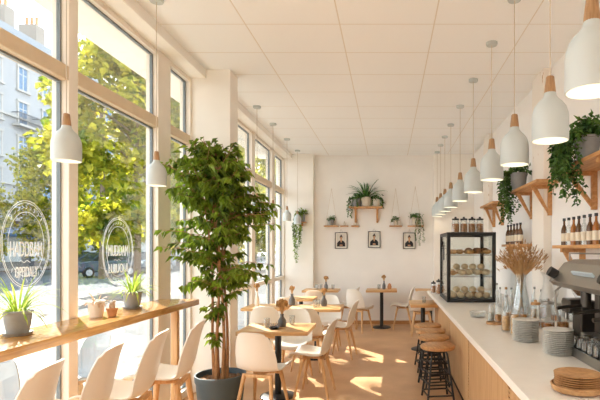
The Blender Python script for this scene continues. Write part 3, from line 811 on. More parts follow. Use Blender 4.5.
# pastry display case
cx0, cx1, cy0, cy1 = .767, 1.407, 6.28, 7.15
case = thing('display_case', 'black-framed glass pastry case standing on the counter', 'display case', (cx0, cy0, ZT))
W_, D_, H_ = cx1-cx0, cy1-cy0, .92
fr = MB(); e = .045
for x in (0, W_-e):
    for y in (0, D_-e): fr.box(x, y, 0, x+e, y+e, H_, .003)
for z in (0, H_-e):
    fr.box(e, 0, z, W_-e, e, z+e, .003); fr.box(e, D_-e, z, W_-e, D_, z+e, .003)
    fr.box(0, e, z, e, D_-e, z+e, .003); fr.box(W_-e, e, z, W_, D_-e, z+e, .003)
fr.build('frame', M['black'], case, smooth=0)
MB().box(.01, .01, .012, W_-.01, D_-.01, .04).build('floor_board', M['steel'], case, smooth=0)
MB().box(.01, .01, H_-.02, W_-.01, D_-.01, H_-.004).build('top_board', M['black'], case, smooth=0)
for x0, y0, x1, y1 in ((e, .012, W_-e, .018), (.012, e, .018, D_-e), (W_-.018, e, W_-.012, D_-e), (e, D_-.018, W_-e, D_-.012)):
    MB().box(x0, y0, e, x1, y1, H_-e).build('glass_panel', M['caseglass'], case, smooth=0)
ZS = [.04, .345, .63]
for z in ZS[1:]:
    s = MB(); s.box(.02, .02, z-.008, W_-.02, D_-.02, z); s.build('glass_shelf', M['caseglass'], case, smooth=0)
    MB().box(.02, .02, z-.014, W_-.02, .032, z-.008).build('shelf_edge', M['darksteel'], case, smooth=0)
MB().box(-.012, .3, .55, 0, .34, .75, .004).build('handle', M['black'], case, smooth=0)
def pastry_mesh(kind):
    if kind == 0:
        m = MB(); m.ball((0, 0, .04), (.052, .048, .04), 14, 9, .03)
        return m, M['bun'], 'bun'
    if kind == 1:
        m = MB(); pts = []; rs = []
        for i in range(13):
            t = i/12; a = -1.2+2.4*t; pts.append((.06*math.sin(a), .05*math.cos(a)-.035, .03)); rs.append(.004+.027*math.sin(PI*t)*(1+.12*(i % 2)))
        m.tube(pts, rs, 10); return m, M['pastry'], 'croissant'
    m = MB(); m.lathe([(0, 0), (.03, 0), (.04, .035), (.048, .045), (.045, .065), (.025, .08), (0, .084)], (0, 0, 0), 14)
    return m, M['darkpastry'], 'muffin'
protos = {}
RP = random.Random(4)
shelf_names = ['bottom', 'middle', 'top']
for si, z in enumerate(ZS):
    for r_ in range(3):
        for c_ in range(5):
            kind = [0, 0, 1][RP.randrange(3)] if si < 2 else [1, 1, 2, 1][RP.randrange(4)]
            x = cx0+.1+c_*.11+RP.uniform(-.008, .008); y = cy0+.13+r_*.14+RP.uniform(-.01, .01)
            nm = ['bun', 'croissant', 'muffin'][kind]
            lbl = {'bun': 'pale floury bun', 'croissant': 'golden croissant', 'muffin': 'dark brown muffin'}[nm] + ' on the %s shelf of the pastry case' % shelf_names[si]
            grp = '%ss on the %s shelf of the pastry case' % (nm, shelf_names[si])
            if kind not in protos:
                m, mt, _ = pastry_mesh(kind); o = m.build(nm, mt, smooth=60); protos[kind] = o
            else:
                o = protos[kind].copy(); C.objects.link(o)
            o.location = (x, y, ZT+z+.004); o.rotation_euler = (0, 0, RP.uniform(0, 6.28)); tag(o, lbl, 'pastry', grp)
    if si < 2:                                        # a second layer on the heap
        for c_ in range(4):
            o = protos[0].copy(); C.objects.link(o); o.location = (cx0+.15+c_*.11, cy0+.2, ZT+z+.078); o.rotation_euler = (0, 0, RP.uniform(0, 6))
            tag(o, 'pale floury bun on top of the heap on the %s shelf of the pastry case' % shelf_names[si], 'pastry', 'buns heaped up on the %s shelf' % shelf_names[si])

# jars, bottles
def make_jar(r, h, content, fill, lid, name='storage_jar'):
    root = thing(name, 'x', 'jar', (0, 0, 0))
    MB().lathe([(0, 0), (r, 0), (r, h*.78), (r*.86, h*.88), (r*.86, h), (r*.8, h), (r*.8, h*.88), (r*.93, h*.76), (r*.93, .008), (0, .008)], (0, 0, 0), 18).build('body', M['jarglass'], root)
    if content: MB().lathe([(0, .01), (r*.91, .01), (r*.91, h*fill), (r*.5, h*fill*1.04), (0, h*fill*1.02)], (0, 0, 0), 16).build('contents', content, root)
    if lid: MB().lathe([(0, h), (r*.95, h), (r*.95, h+.02), (r*.3, h+.025), (r*.25, h+.045), (0, h+.045)], (0, 0, 0), 16).build('lid', lid, root)
    return root
def make_bottle(r, h, glass, cap, paper=None, fill=None, name='glass_bottle'):
    root = thing(name, 'x', 'bottle', (0, 0, 0))
    MB().lathe([(0, 0), (r, 0), (r, h*.52), (r*.85, h*.62), (r*.36, h*.76), (r*.34, h*.93), (r*.42, h*.94), (r*.42, h*.96), (r*.3, h*.96), (0, h*.955)], (0, 0, 0), 16).build('body', glass, root)
    if cap: MB().lathe([(0, h*.9), (r*.5, h*.9), (r*.5, h), (0, h)], (0, 0, 0), 12).build('cap', cap, root)
    if paper: MB().lathe([(r*1.01, h*.14), (r*1.015, h*.14), (r*1.015, h*.44), (r*1.01, h*.44)], (0, 0, 0), 16).build('label', paper, root)
    if fill: MB().lathe([(0, .008), (r*.9, .008), (r*.9, h*.35), (0, h*.35)], (0, 0, 0), 14).build('contents', fill, root)
    return root
# four brown jars on top of the case
jr = make_jar(.052, .17, M['coffee'], .7, M['capblack']); gj = 'brown jars on top of the pastry case'
for i, px in enumerate((455.5, 463.8, 472, 479.8)):
    Y = 6.5; p = ((px-VX)*Y/F, Y, ZT+H_)
    lb = ['brown jar at the aisle corner on top of the pastry case', 'second brown jar from the aisle on top of the pastry case', 'third brown jar from the aisle on top of the pastry case', 'brown jar closest to the wall on top of the pastry case'][i]
    if i == 0: jr.location = p; jr['label'] = lb; jr['group'] = gj
    else: dup(jr, p, 0, lb, gj)
for px, Y, h, lb in ((433.5, 7.62, .15, 'small dark-lidded jar at the far end of the counter beside the pastry case'), (438.6, 7.45, .19, 'taller dark-lidded brown jar between the pastry case and the counter end')):
    j = make_jar(.04, h, M['coffee'], .75, M['capblack']); j.location = ((px-VX)*Y/F, Y, ZT); j['label'] = lb; j['group'] = 'brown jars at the counter end'

# big vase of dried grass
bq = thing('vase_of_dried_grass', 'tall glass vase holding a wide spray of dried grass on the counter', 'vase', (1.38, 5.0, ZT))
MB().lathe([(0, 0), (.085, 0), (.098, .02), (.092, .12), (.058, .29), (.048, .37), (.062, .45), (.056, .45), (.043, .37), (.053, .29), (.085, .12), (.087, .03), (0, .02)], (0, 0, 0), 24).build('vase', M['clear'], bq)
sm = MB(); hm = MB(); rq = random.Random(2)
for i in range(260):
    a = rq.uniform(0, 2*PI); q = math.sqrt(rq.random()); tilt = .8*q; L = (.37-.04*q)*rq.uniform(.62, 1.06)
    b = Vector((-.03*math.cos(a)*q, -.03*math.sin(a)*q, .05)); neck = Vector((.035*q*math.cos(a), .035*q*math.sin(a), .41))
    d = Vector((math.sin(tilt)*math.cos(a), math.sin(tilt)*math.sin(a), math.cos(tilt)))
    e = neck+d*L+Vector((rq.gauss(0, .02), rq.gauss(0, .02), -.05*q*rq.random()*2)); mid = neck+d*L*.55
    sm.tube([b, neck, mid, e], [.0022, .0022, .002, .0012], 4)
    if rq.random() < .9:
        hm.tube([e-d*.03, e-d*.005, e+d*.02], [.002, .0055, .0015], 5)
    for k in range(3):
        p = neck+d*L*rq.uniform(.6, 1); hm.leaf(p, d+Vector((rq.gauss(0, .6), rq.gauss(0, .6), 0)), Vector((rq.gauss(0, 1), rq.gauss(0, 1), 1)), .024, .005)
pb_ = MB()
for i in range(60):
    a = rq.uniform(0, 2*PI); tl = .75*math.sqrt(rq.random()); L = rq.uniform(.2, .36)
    pb_.ball((math.sin(tl)*math.cos(a)*L, math.sin(tl)*math.sin(a)*L, .41+math.cos(tl)*L), .0085, 6, 5)
pb_.build('pale_bobbles', M['vasewhite'], bq)
sm.build('stems', M['dry'], bq); hm.build('seed_heads', M['drydark'], bq)

# round board with two jars, more jars, bottles along the counter
bx, by, bz = on_plane(494.5, 324, ZT)
tag(MB().lathe([(0, 0), (.075, 0), (.08, .006), (.08, .018), (.075, .022), (0, .022)], (0, 0, 0), 24).build('serving_board', M['woodplate'], loc=(bx, by, ZT)), 'small round wooden board under two glass jars on the counter', 'board')
gG = 'glass jars and bottles crowded on the counter'
def put(o, px, py, lb, z=ZT, dx=0):
    x, y, _ = on_plane(px, py, ZT); o.location = (x+dx, y, z); o['label'] = lb; o['group'] = gG
put(make_jar(.03, .17, M['plate2'], .45, None), 491, 323.5, 'open glass jar with pale contents on the small round board', ZT+.022)
put(make_jar(.032, .17, M['coffee'], .4, None), 498.3, 324.5, 'open glass jar half full of brown crumbs on the small round board', ZT+.022)
put(make_jar(.038, .2, M['oats'], .62, None), 506, 331, 'tall open glass jar of oats next to the round board')
put(make_jar(.038, .2, M['oats'], .8, None), 515, 335, 'open jar of orange grains squeezed against the first plate stack')
bw = thing('bowl', 'low glass bowl of orange crumble behind the first plate stack', 'bowl', on_plane(528.5, 329, ZT))
MB().lathe([(0, 0), (.05, 0), (.075, .06), (.07, .06), (.046, .006), (0, .006)], (0, 0, 0), 20).build('body', M['jarglass'], bw)
MB().lathe([(0, .008), (.045, .008), (.066, .055), (.03, .075), (0, .08)], (0, 0, 0), 16).build('contents', M['oats'], bw)
dsh = thing('glass_dish', 'low grey glass dish alone on the counter in front of the pastry case', 'dish', on_plane(478, 317, ZT))
MB().lathe([(0, 0), (.075, 0), (.09, .055), (.085, .06), (.08, .055), (.066, .01), (0, .01)], (0, 0, 0), 24).build('bowl', M['clear'], dsh)
bots = [(500, 307, .24, .026, 'slim clear bottle beside the pastry case corner'), (506, 311, .27, .03, 'clear bottle with cork just before the dried grass vase'),
        (511.5, 309, .25, .028, 'clear bottle touching the dried grass vase'), (506.5, 315, .21, .028, 'short clear bottle in front of the dried grass vase'),
        (497, 303, .26, .026, 'clear bottle behind the others against the pastry case'),
        (534.5, 309, .26, .03, 'clear bottle on the wall side of the dried grass vase'), (541.5, 312, .25, .03, 'clear bottle below the white jug'),
        (551, 314, .3, .034, 'tall clear bottle under the steel machine end')]
bt = None
for px, py, h, r, lb in bots:
    o = make_bottle(r, h, M['clear'], M['cork'] if 'cork' in lb or 'tall' in lb else M['steel']); put(o, px, py, lb)
o = make_jar(.045, .2, M['amber'], .22, M['woodplate']); put(o, 535.5, 327, 'squat glass canister with wooden lid behind the plate stacks')
o = make_jar(.062, .22, M['amber'], .25, M['steel']); put(o, 547.5, 329, 'wide glass canister with a little amber in it behind the second plate stack')
o = make_jar(.055, .2, M['coffee'], .25, M['steel']); put(o, 563, 328, 'round glass canister in front of the espresso machine')
o = make_jar(.05, .18, M['amber'], .3, None); put(o, 556, 321, 'small glass canister squeezed between two larger ones')
o = make_jar(.045, .17, None, 0, M['steel']); put(o, 571.5, 321.5, 'steel-lidded empty jar by the espresso machine')
for px, py, r_, h_, cont, lb in ((523.5, 325, .034, .17, 'coffee', 'open jar of brown crumbs just behind the first plate stack'), (533.5, 320.5, .03, .2, 'oats', 'slim jar of oats behind the squat canister with wooden lid'),
                                (542.5, 318, .034, .19, 'coffee', 'slim jar of brown crumbs behind the wide canister'), (509, 322, .034, .16, 'coffee', 'small jar of brown crumbs behind the tall jar of oats')):
    put(make_jar(r_, h_, M[cont], .55, None), px, py, lb)
# white jug
jg = thing('white_jug', 'glossy white jug with open handle beside the espresso machine', 'jug', (1.66, 5.0, ZT), rad(-70))
MB().lathe([(0, 0), (.06, 0), (.085, .06), (.085, .2), (.05, .32), (.045, .4), (.06, .44), (.054, .44), (.04, .4), (.045, .32), (.078, .2), (0, .02)], (0, 0, 0), 22).build('body', M['plate'], jg)
MB().tube([(.05, 0, .39), (.12, 0, .4), (.16, 0, .34), (.15, 0, .24), (.083, 0, .18)], .014, 8).build('handle', M['plate'], jg)
MB().prism([(-.04, .4), (-.1, .46), (-.055, .44)], -.02, .02, 'y').build('spout', M['plate'], jg)

# plates
def plate_obj(r, mat, name):
    return MB().lathe([(0, 0), (r*.55, 0), (r*.6, .004), (r*.97, .012), (r, .015), (r*.97, .017), (r*.6, .009), (0, .007)], (0, 0, 0), 36).build(name, mat, smooth=50)
def stack(px, py, r, n, step, mat, lb, grp, name='plate', z0=0):
    x, y, _ = on_plane(px, py, ZT); src = plate_obj(r, mat, name)
    for i in range(n):
        o = src if i == 0 else src.copy()
        if i: C.objects.link(o)
        o.location = (x+R.uniform(-.002, .002), y+R.uniform(-.002, .002), ZT+z0+i*step); tag(o, lb, 'plate', grp)
    return x, y
stack(525.5, 341, .1, 13, .0125, M['plate'], 'pale grey plate in the stack beside the jar of orange grains', 'plates in the stack by the jars')
stack(558, 354, .1, 13, .0125, M['plate'], 'pale grey plate in the stack beside the glass tumbler tray', 'plates in the stack by the tumbler tray')
wx, wy, _ = on_plane(577.5, 391, ZT)
tag(MB().lathe([(0, 0), (.1, 0), (.122, .012), (.128, .035), (.122, .038), (.115, .02), (0, .014)], (0, 0, 0), 40).build('wooden_bowl', M['woodplate'], loc=(wx, wy, ZT)), 'thick shallow wooden bowl under the wooden plates', 'bowl')
stack(577.5, 391, .112, 6, .0105, M['woodplate'], 'thin wooden plate stacked in the shallow wooden bowl', 'wooden plates in the shallow bowl', 'wooden_plate', .022)

# tumbler tray
ty = 2.98
tray = thing('glass_tray', 'low steel tray with raised rim holding upturned tumblers', 'tray', (1.29, ty, ZT))
m = MB(); m.box(-.09, -.28, 0, .09, .28, .012, .003); m.box(-.09, -.28, .012, -.083, .28, .06); m.box(.083, -.28, .012, .09, .28, .06); m.box(-.083, -.28, .012, .083, -.272, .06); m.box(-.083, .272, .012, .083, .28, .06)
m.build('tray_body', M['steel'], tray, smooth=0)
ut = thing('tumbler', 'upturned clear tumbler standing in the steel tray', 'glass', (0, 0, 0), 0, 'upturned tumblers in the steel tray')
MB().lathe([(.036, 0), (.03, .11), (0, .112), (0, .105), (.027, .104), (.033, 0), (.036, 0)], (0, 0, 0), 16).build('bowl', M['clear'], ut)
first = True
for i in range(6):
    for j in range(2):
        p = (1.29-.042+j*.084, ty-.225+i*.09, ZT+.0125)
        if first: ut.location = p; first = False
        else: dup(ut, p)

# espresso machine
em = thing('espresso_machine', 'long brushed steel espresso machine standing at the wall side of the counter', 'coffee machine', (1.25, 2.55, ZT))
b = MB(); b.prism([(-.05, .44), (-.08, .47), (.03, .60), (.1, .625), (.5, .625), (.52, .6), (.52, .42), (.02, .42)], 0, .95, 'y'); b.build('housing', M['steel'], em, smooth=0)
MB().box(.24, .02, .06, .52, .93, .42, .01).build('back_panel', M['darksteel'], em, smooth=0)
MB().box(.14, .02, .03, .52, .93, .1, .008).build('drip_tray', M['steel'], em, smooth=0)
for x in (.17, .48):
    for y in (.08, .87): MB().lathe([(0, 0), (.025, 0), (.02, .03), (0, .03)], (x, y, 0), 10).build('foot', M['capblack'], em)
for y in (.2, .5, .78):
    g = MB(); g.lathe([(0, .3), (.035, .3), (.035, .42), (0, .42)], (.12, y, 0), 16); g.tube([(.12, y, .31), (0, y, .3), (-.08, y, .29)], .013, 8)
    g.build('group_head', M['darksteel'], em)
for y in (.06, .9):
    MB().tube([(.0, y, .44), (-.05, y, .4), (-.05, y, .28), (-.02, y, .18)], .008, 8).build('steam_wand', M['steel'], em)
    kn = MB().lathe([(0, -.03), (.035, -.03), (.035, .03), (0, .03)], (0, 0, 0), 14).build('knob', M['capblack'], em, (-.07, y, .53)); kn.rotation_euler = (0, rad(-60), 0)
pm = Matrix.Translation((-.03, 0, .54)) @ Matrix.Rotation(rad(-40.2), 4, 'Y')
MB().box(-.008, .3, -.03, .004, .62, .02, 0, 0, pm).build('button_panel', M['bluebtn'], em, smooth=0)
rl = MB(); rl.tube([(.06, .03, .67), (.06, .92, .67)], .006, 6); rl.tube([(.06, .03, .62), (.06, .03, .67)], .006, 6); rl.tube([(.06, .92, .62), (.06, .92, .67)], .006, 6)
rl.build('cup_rail', M['steel'], em)
gr = thing('coffee_grinder', 'dark steel coffee grinder at the far end of the espresso machine', 'coffee grinder', (1.5, 3.78, ZT))
g = MB(); g.box(-.12, -.14, 0, .12, .14, .03, .006); g.box(-.02, -.09, .03, .11, .09, .3, .012); g.box(-.11, -.08, .2, .05, .08, .31, .012)
g.build('body', M['darksteel'], gr, smooth=0)
MB().lathe([(0, .31), (.045, .31), (.075, .37), (.085, .43), (.08, .43), (.07, .375), (.03, .33), (0, .33)], (.02, 0, 0), 18).build('hopper', M['jarglass'], gr)
MB().lathe([(0, .33), (.03, .332), (.07, .375), (.074, .4), (0, .41)], (.02, 0, 0), 16).build('coffee_beans', M['darkpastry'], gr)
MB().tube([(-.1, 0, .2), (-.1, 0, .15)], .018, 10).build('spout', M['steel'], gr)
pit = thing('milk_pitcher', 'dark steel milk pitcher standing in front of the espresso machine', 'pitcher', on_plane(581, 330, ZT))
MB().lathe([(0, 0), (.05, 0), (.055, .04), (.045, .1), (.05, .13), (.046, .13), (.04, .1), (0, .01)], (0, 0, 0), 18).build('body', M['darksteel'], pit)
MB().tube([(.045, .0, .11), (.09, 0, .1), (.09, 0, .04), (.052, 0, .03)], .006, 6).build('handle', M['darksteel'], pit)

# ------------------------------------------------------------------ counter wall: shelves, plants, bottles
def bracket_shelf(label, y0, y1, z, depth=.32, brs=()):
    root = thing('wall_shelf', label, 'shelf', (XR, y0, z), 0, 'pine shelves on the counter wall')
    MB().box(-depth, 0, -.03, 0, y1-y0, 0, .003).build('board', M['shelfwood'], root, smooth=0)
    for y in brs:
        yy = y-y0
        m = MB(); m.box(-.045, yy-.02, -.36, 0, yy+.02, -.03, .002); m.box(-depth+.03, yy-.02, -.065, -.045, yy+.02, -.03, .002)
        m.add([(-.045, yy-.015, -.34), (-.045, yy+.015, -.34), (-.045, yy+.015, -.29), (-.045, yy-.015, -.29), (-depth+.05, yy-.015, -.065), (-depth+.05, yy+.015, -.065), (-depth+.1, yy+.015, -.065), (-depth+.1, yy-.015, -.065)],
              [(0, 1, 5, 4), (1, 2, 6, 5), (2, 3, 7, 6), (3, 0, 4, 7), (0, 3, 2, 1), (4, 5, 6, 7)])
        m.build('bracket', M['shelfwood'], root, smooth=0)
    return root
bracket_shelf('pine shelf on brackets carrying the big trailing plant beside the huge lamp', 3.2, 4.42, 2.3, .31, (3.5, 4.15))
bracket_shelf('pine shelf on brackets carrying the smaller trailing plant by the worn post', 5.0, 6.2, 2.33, .26, (5.3, 5.95))
bracket_shelf('far pine shelf on the counter wall above the pastry case jars', 7.3, 8.3, 2.33, .22, (7.5, 8.1))
bracket_shelf('pine shelf holding the row of dark syrup bottles above the espresso machine', 3.2, 4.55, 1.635, .25, (3.4, 4.4))
bracket_shelf('pine shelf with dark-capped bottles behind the dried grass', 5.74, 6.5, 1.66, .27, (5.84, 6.4))

def trailing(label, loc, r, h, potm, strands, length, tops, seed, grp, dirs=None, lf=.045, spread=.2, leafm=None, droop_from=None):
    root = thing('trailing_plant', label, 'potted plant', loc, 0, grp); q = random.Random(seed)
    pot_mb(r, h, .75).build('pot', potm, root)
    MB().lathe([(0, h*.83), (r*.86, h*.83)], (0, 0, 0), 14).build('soil', M['soil'], root)
    v = MB(); f = MB(); lm = leafm or M['vine']
    for i in range(strands):
        a = q.uniform(0, 2*PI) if not dirs else q.choice(dirs)+q.gauss(0, .35)
        p = Vector((r*.4*math.cos(a), r*.4*math.sin(a), h*.85)); d = Vector((math.cos(a)*.8, math.sin(a)*.8, 1.1)).normalized()
        L = length*q.uniform(.35, 1); out = r+.03+q.uniform(0, spread)
        pts = [p.copy()]; s = .03
        for k in range(int(L/s)+6):
            rad_ = math.hypot(p.x, p.y); 
            if rad_ > out*.8: d = (d*.6+Vector((q.gauss(0, .16), q.gauss(0, .16), -.9))).normalized()
            else: d = (d*.8+Vector((math.cos(a)*.25, math.sin(a)*.25, -.06))).normalized()
            p = p+d*s
            if droop_from and loc[0]+p.x > XR-.03: p.x = XR-.03-loc[0]
            pts.append(p.copy())
            for _ in range(2):
                ld = Vector((q.gauss(0, 1), q.gauss(0, 1), -.5)); f.leaf(p, ld, Vector((q.gauss(0, .6), q.gauss(0, .6), 1)), lf*q.uniform(.7, 1.2), lf*.7)
        v.tube(pts, .0022, 4)
    for i in range(tops):
        a = q.uniform(0, 2*PI); e = q.uniform(.3, 1.3); l = q.uniform(.5, 1)*r*1.7
        c = Vector((l*math.cos(a)*math.cos(e), l*math.sin(a)*math.cos(e), h*.85+l*math.sin(e)))
        for _ in range(3): f.leaf(c+Vector((q.gauss(0, .02), q.gauss(0, .02), q.gauss(0, .02))), Vector((q.gauss(0, 1), q.gauss(0, 1), q.gauss(-.2, .6))), Vector((q.gauss(0, .6), q.gauss(0, .6), 1)), lf*1.2, lf*.75)
    v.build('vines', M['vine'], root); f.build('foliage', lm, root, smooth=0)
    return root
GP = 'trailing plants on the counter wall shelves'
trailing('big trailing plant in a grey pot spilling over the shelf beside the huge lamp', (1.58, 3.82, 2.3), .1, .19, M['potgrey'], 34, .5, 90, 31, GP, [PI, PI*.8, PI*1.1, PI*.6, PI*.55], .05, .16, None, True)
trailing('trailing plant in a grey pot on the shelf by the worn white post', (1.6, 5.9, 2.33), .1, .2, M['potgrey'], 20, .62, 50, 32, GP, [PI, PI*.85, PI*.7, PI*.6], .05, .12, None, True)
# syrup bottles
gS = 'syrup bottles in a row above the espresso machine'
kinds = [('darkbottle', 'dark'), ('amber', 'amber'), ('clear', 'clear')]; first_of = {}
for i in range(11):
    mk, nm = kinds[(0, 2, 1, 0, 2, 0, 1, 0, 0, 2, 0)[i]]
    p = (1.64, 4.48-i*.115, 1.635); lb = nm+' syrup bottle with black cap and pale label in the row above the espresso machine'
    if mk not in first_of:
        first_of[mk] = make_bottle(.028, .25, M[mk], M['capblack'], M['labelpaper'], None, 'syrup_bottle'); o = first_of[mk]
        o.location = p; o['label'] = lb; o['group'] = nm+' '+gS
    else: dup(first_of[mk], p, 0, lb, nm+' '+gS)
sb2 = make_bottle(.032, .26, M['darkbottle'], M['capblack'], M['labelpaper'], None, 'syrup_bottle'); gS2 = 'bottles on the small shelf behind the dried grass'
for i in range(5):
    p = (1.6, 6.42-i*.15, 1.66); lb = 'dark-capped bottle on the small shelf behind the dried grass'
    if i == 0: sb2.location = p; sb2['label'] = lb; sb2['group'] = gS2
    else: dup(sb2, p, 0, lb, gS2)

# ------------------------------------------------------------------ back wall: shelves, plants, pictures
bs = thing('wall_shelf', 'pine shelf on two brackets high in the middle of the back wall', 'shelf', (-.48, YB, 2.49))
MB().box(-.35, -.24, -.03, .35, 0, 0, .003).build('board', M['shelfwood'], bs, smooth=0)
for x in (-.22, .24):
    m = MB(); m.box(x-.02, -.035, -.33, x+.02, 0, -.03, .002); m.box(x-.02, -.2, -.06, x+.02, -.035, -.03, .002)
    m.tube([(x, -.03, -.3), (x, -.19, -.06)], .014, 6)
    m.build('bracket', M['shelfwood'], bs, smooth=0)
GB2 = 'plants on the high back wall shelf'
def fern(label, loc, r, h, potm, n, L, seed):
    root = thing('potted_fern', label, 'potted plant', loc, 0, GB2); q = random.Random(seed)
    pot_mb(r, h, .75).build('pot', potm, root); MB().lathe([(0, h*.83), (r*.86, h*.83)], (0, 0, 0), 14).build('soil', M['soil'], root)
    f = MB()
    for i in range(n):
        a = q.uniform(0, 2*PI); el = q.uniform(.2, 1.45); l = L*q.uniform(.6, 1.1); p = Vector((r*.3*math.cos(a), r*.3*math.sin(a), h*.84))
        d = Vector((math.cos(a)*math.cos(el), math.sin(a)*math.cos(el), math.sin(el))); pts = []
        for k in range(8):
            pts.append(p.copy()); p = p+d*(l/7); d = (d+Vector((0, 0, -.2))).normalized()
            if loc[1]+p.y > YB-.02: p.y = YB-.02-loc[1]
        f.blade(pts, .045)
    f.build('foliage', M['fern'], root, smooth=60)
    return root
fern('large arching fern in a cream pot at the middle of the high back wall shelf', (-.47, YB-.13, 2.49), .11, .2, M['potcream'], 54, .47, 3)
trailing('trailing plant in a grey pot at the window side of the high back wall shelf', (-.68, YB-.13, 2.49), .09, .17, M['potgrey'], 6, .38, 26, 41, GB2, [-PI/2, -PI*.7, -PI*.3, PI], .045, .06)
trailing('leafy plant in a white pot at the counter side of the high back wall shelf', (-.26, YB-.13, 2.49), .08, .16, M['potwhite'], 4, .25, 22, 42, GB2, [-PI/2, -PI*.3, 0], .045, .05)
def small_shelf(label, px, w, string_y=None, py=225.8, Y=None):
    p = at(px, py, YB); root = thing('hanging_shelf', label, 'shelf', (p[0], YB, p[2]), 0, 'small hanging shelves on the back wall')
    MB().box(-w/2, -.15, -.022, w/2, 0, 0, .002).build('board', M['shelfwood'], root, smooth=0)
    if string_y:
        z = at(px, string_y, YB)[2]-p[2]; m = MB()
        for sx in (-1, 1): m.tube([(sx*w*.42, -.07, 0), (0, -.012, z)], .0022, 4)
        m.ball((0, -.008, z), .008, 6, 5); m.build('string', M['cotton'], root)
    return p[0], p[2]
for px, w, sy, lb, pl in [
    (331.6, .3, 189, 'small hanging shelf on the back wall towards the white column', ('small green plant in a grey pot on the small hanging shelf towards the column', .055, .12, 'potgrey', 0)),
    (344.6, .17, None, 'tiny wall shelf with a little white vase, below the big shelf', None),
    (355.2, .15, None, 'tiny empty-looking wall shelf under the bracket of the big shelf', None),
    (395.6, .27, 189, 'small hanging shelf on the back wall beside the big shelf, towards the counter', ('small green plant in a grey pot on the hanging shelf beside the big shelf', .05, .11, 'potcream', 0)),
    (415.2, .33, 187, 'small hanging shelf on the back wall above the last picture', ('trailing plant in a brown pot on the hanging shelf above the last picture', .075, .17, 'potcream', 4))]:
    x, z = small_shelf(lb, px, w, sy)
    if pl:
        trailing(pl[0], (x, YB-.08, z+.001), pl[1], pl[2], M[pl[3]], pl[4], .55, 26 if not pl[4] else 40, int(px), 'small plants on the hanging back wall shelves', [-PI*.2, -PI*.35, 0], .04, .03)
x, _, z = at(344.6, 225.8, YB)
tag(MB().lathe([(0, 0), (.022, 0), (.03, .04), (.012, .08), (.014, .1), (0, .1)], (0, 0, 0), 12).build('small_vase', M['potwhite'], loc=(x, YB-.07, z)), 'little white vase on the tiny wall shelf below the big shelf', 'vase')
x, _, z = at(355.2, 225.8, YB)
tag(MB().lathe([(0, 0), (.035, 0), (.045, .05), (.04, .05), (.03, .006), (0, .006)], (0, 0, 0), 12).build('small_cup', M['potwhite'], loc=(x, YB-.07, z)), 'little pale cup on the tiny shelf under the big shelf bracket', 'cup')
for px, py, lb, fm in ((341.2, 240.6, 'black-framed portrait of a dark-jacketed sitter towards the white column', 0), (374.2, 239.5, 'black-framed portrait of a dark-jacketed sitter in the middle of the back wall', 0), (409.2, 240.8, 'grey-framed portrait of a dark-jacketed sitter towards the counter', 1)):
    x, _, z = at(px, py, YB); w, h = .132, .174
    root = thing('framed_picture', lb, 'picture', (x, YB, z), 0, 'framed portraits on the back wall')
    m = MB(); t = .014
    m.box(-w, -.025, -h, -w+t, 0, h); m.box(w-t, -.025, -h, w, 0, h); m.box(-w+t, -.025, h-t, w-t, 0, h); m.box(-w+t, -.025, -h, w-t, 0, -h+t)
    m.build('frame', M['black'] if not fm else M['darksteel'], root, smooth=0)
    MB().box(-w+t, -.01, -h+t, w-t, 0, h-t).build('mount', M['mat'], root, smooth=0)
    MB().box(-w+.035, -.0115, -h+.04, w-.035, -.01, h-.035).build('print', M['paper'], root, smooth=0)
    bod = [(-.088, -.125), (-.085, -.05), (-.05, -.01), (-.02, .005), (.02, .005), (.05, -.01), (.085, -.05), (.088, -.125)]
    f = MB(); f.prism(bod, -.0128, -.0115, 'y')
    f.prism([(.03*math.cos(t_*PI/8), .075+.03*math.sin(t_*PI/8)) for t_ in range(16)], -.0128, -.0115, 'y')
    f.prism([(.014*math.cos(t_*PI/5), .112+.014*math.sin(t_*PI/5)) for t_ in range(10)], -.0128, -.0115, 'y')
    f.build('figure', M['ink'], root, smooth=0)
    s = MB(); s.prism([(.022*math.cos(t_*PI/8), .052+.032*math.sin(t_*PI/8)) for t_ in range(16)], -.0136, -.0128, 'y'); s.prism([(-.014, .03), (.014, .03), (.02, .0), (0, -.05), (-.02, 0)], -.0136, -.0128, 'y')
    s.prism([(-.035, -.11), (.035, -.11), (.025, -.085), (-.025, -.085)], -.0136, -.0128, 'y')
    s.build('face', M['skin'], root, smooth=0)
    hk = MB(); hk.tube([(-.03, -.005, h), (0, -.006, h+.07), (.03, -.005, h)], .002, 4); hk.build('hanging_wire', M['darkcord'], root)
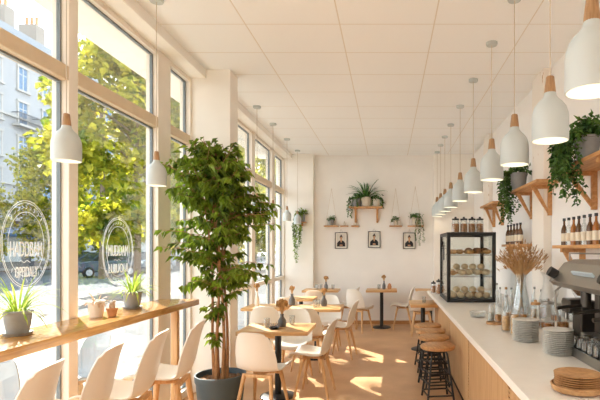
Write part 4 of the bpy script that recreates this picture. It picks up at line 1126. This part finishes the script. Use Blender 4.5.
# trailing plant on a tiny bracket fixed to the corner column
px_, Yc = 302.5, 10.08
x, _, z = at(px_, 222, Yc)
sh = thing('wall_bracket_shelf', 'tiny wooden shelf fixed to the corner column under the long trailing plant', 'shelf', (x, Yc, z))
MB().box(-.09, -.16, -.02, .09, 0, 0, .002).build('board', M['shelfwood'], sh, smooth=0)
MB().box(-.015, -.12, -.09, .015, 0, -.02, .002).build('bracket', M['shelfwood'], sh, smooth=0)
trailing('long trailing plant in a grey pot hanging on the white corner column', (x, Yc-.085, z), .07, .15, M['potgrey'], 9, .95, 34, 55, 'plant on the corner column', [-PI*.95, -PI*.8, -PI*.5], .05, .03, M['ficus'])

# ------------------------------------------------------------------ light, sky, camera
w = bpy.data.worlds.new('sky'); sc.world = w; w.use_nodes = True
nt = w.node_tree; bg = nt.nodes['Background']
tc = nt.nodes.new('ShaderNodeTexCoord'); sx_ = nt.nodes.new('ShaderNodeSeparateXYZ'); rp = nt.nodes.new('ShaderNodeValToRGB')
nt.links.new(tc.outputs['Generated'], sx_.inputs[0]); nt.links.new(sx_.outputs['Z'], rp.inputs['Fac']); nt.links.new(rp.outputs['Color'], bg.inputs['Color'])
rp.color_ramp.elements[0].color = (.95, .97, 1.0, 1); rp.color_ramp.elements[1].color = (.72, .86, 1.0, 1)
bg.inputs['Strength'].default_value = 1.9
sd = Vector((.62, -.785, -math.tan(rad(37.5)))).normalized()
sl = bpy.data.lights.new('sun', 'SUN'); sl.energy = 9; sl.color = (1, .93, .82); sl.angle = rad(.3)
so_ = bpy.data.objects.new('sun', sl); C.objects.link(so_); so_.rotation_euler = sd.to_track_quat('-Z', 'Y').to_euler(); so_.location = (-20, 25, 20)

cam = bpy.data.cameras.new('camera'); co = bpy.data.objects.new('camera', cam); C.objects.link(co)
co.location = (0, 0, EYE); co.rotation_euler = (PI/2, 0, 0)
cam.sensor_width = 36; cam.lens = F/600*36; cam.shift_x = (300-VX)/600; cam.shift_y = (VY-200)/600; cam.clip_end = 400; cam.clip_start = .05
sc.camera = co
sc.view_settings.view_transform = 'Standard'; sc.view_settings.look = 'None'; sc.view_settings.gamma = 1; sc.view_settings.use_curve_mapping = False
sc.view_settings.exposure = 1.28
sc.cycles.use_denoising = True
sc.cycles.max_bounces = 12; sc.cycles.diffuse_bounces = 6; sc.cycles.transparent_max_bounces = 32; sc.cycles.caustics_reflective = False; sc.cycles.caustics_refractive = False
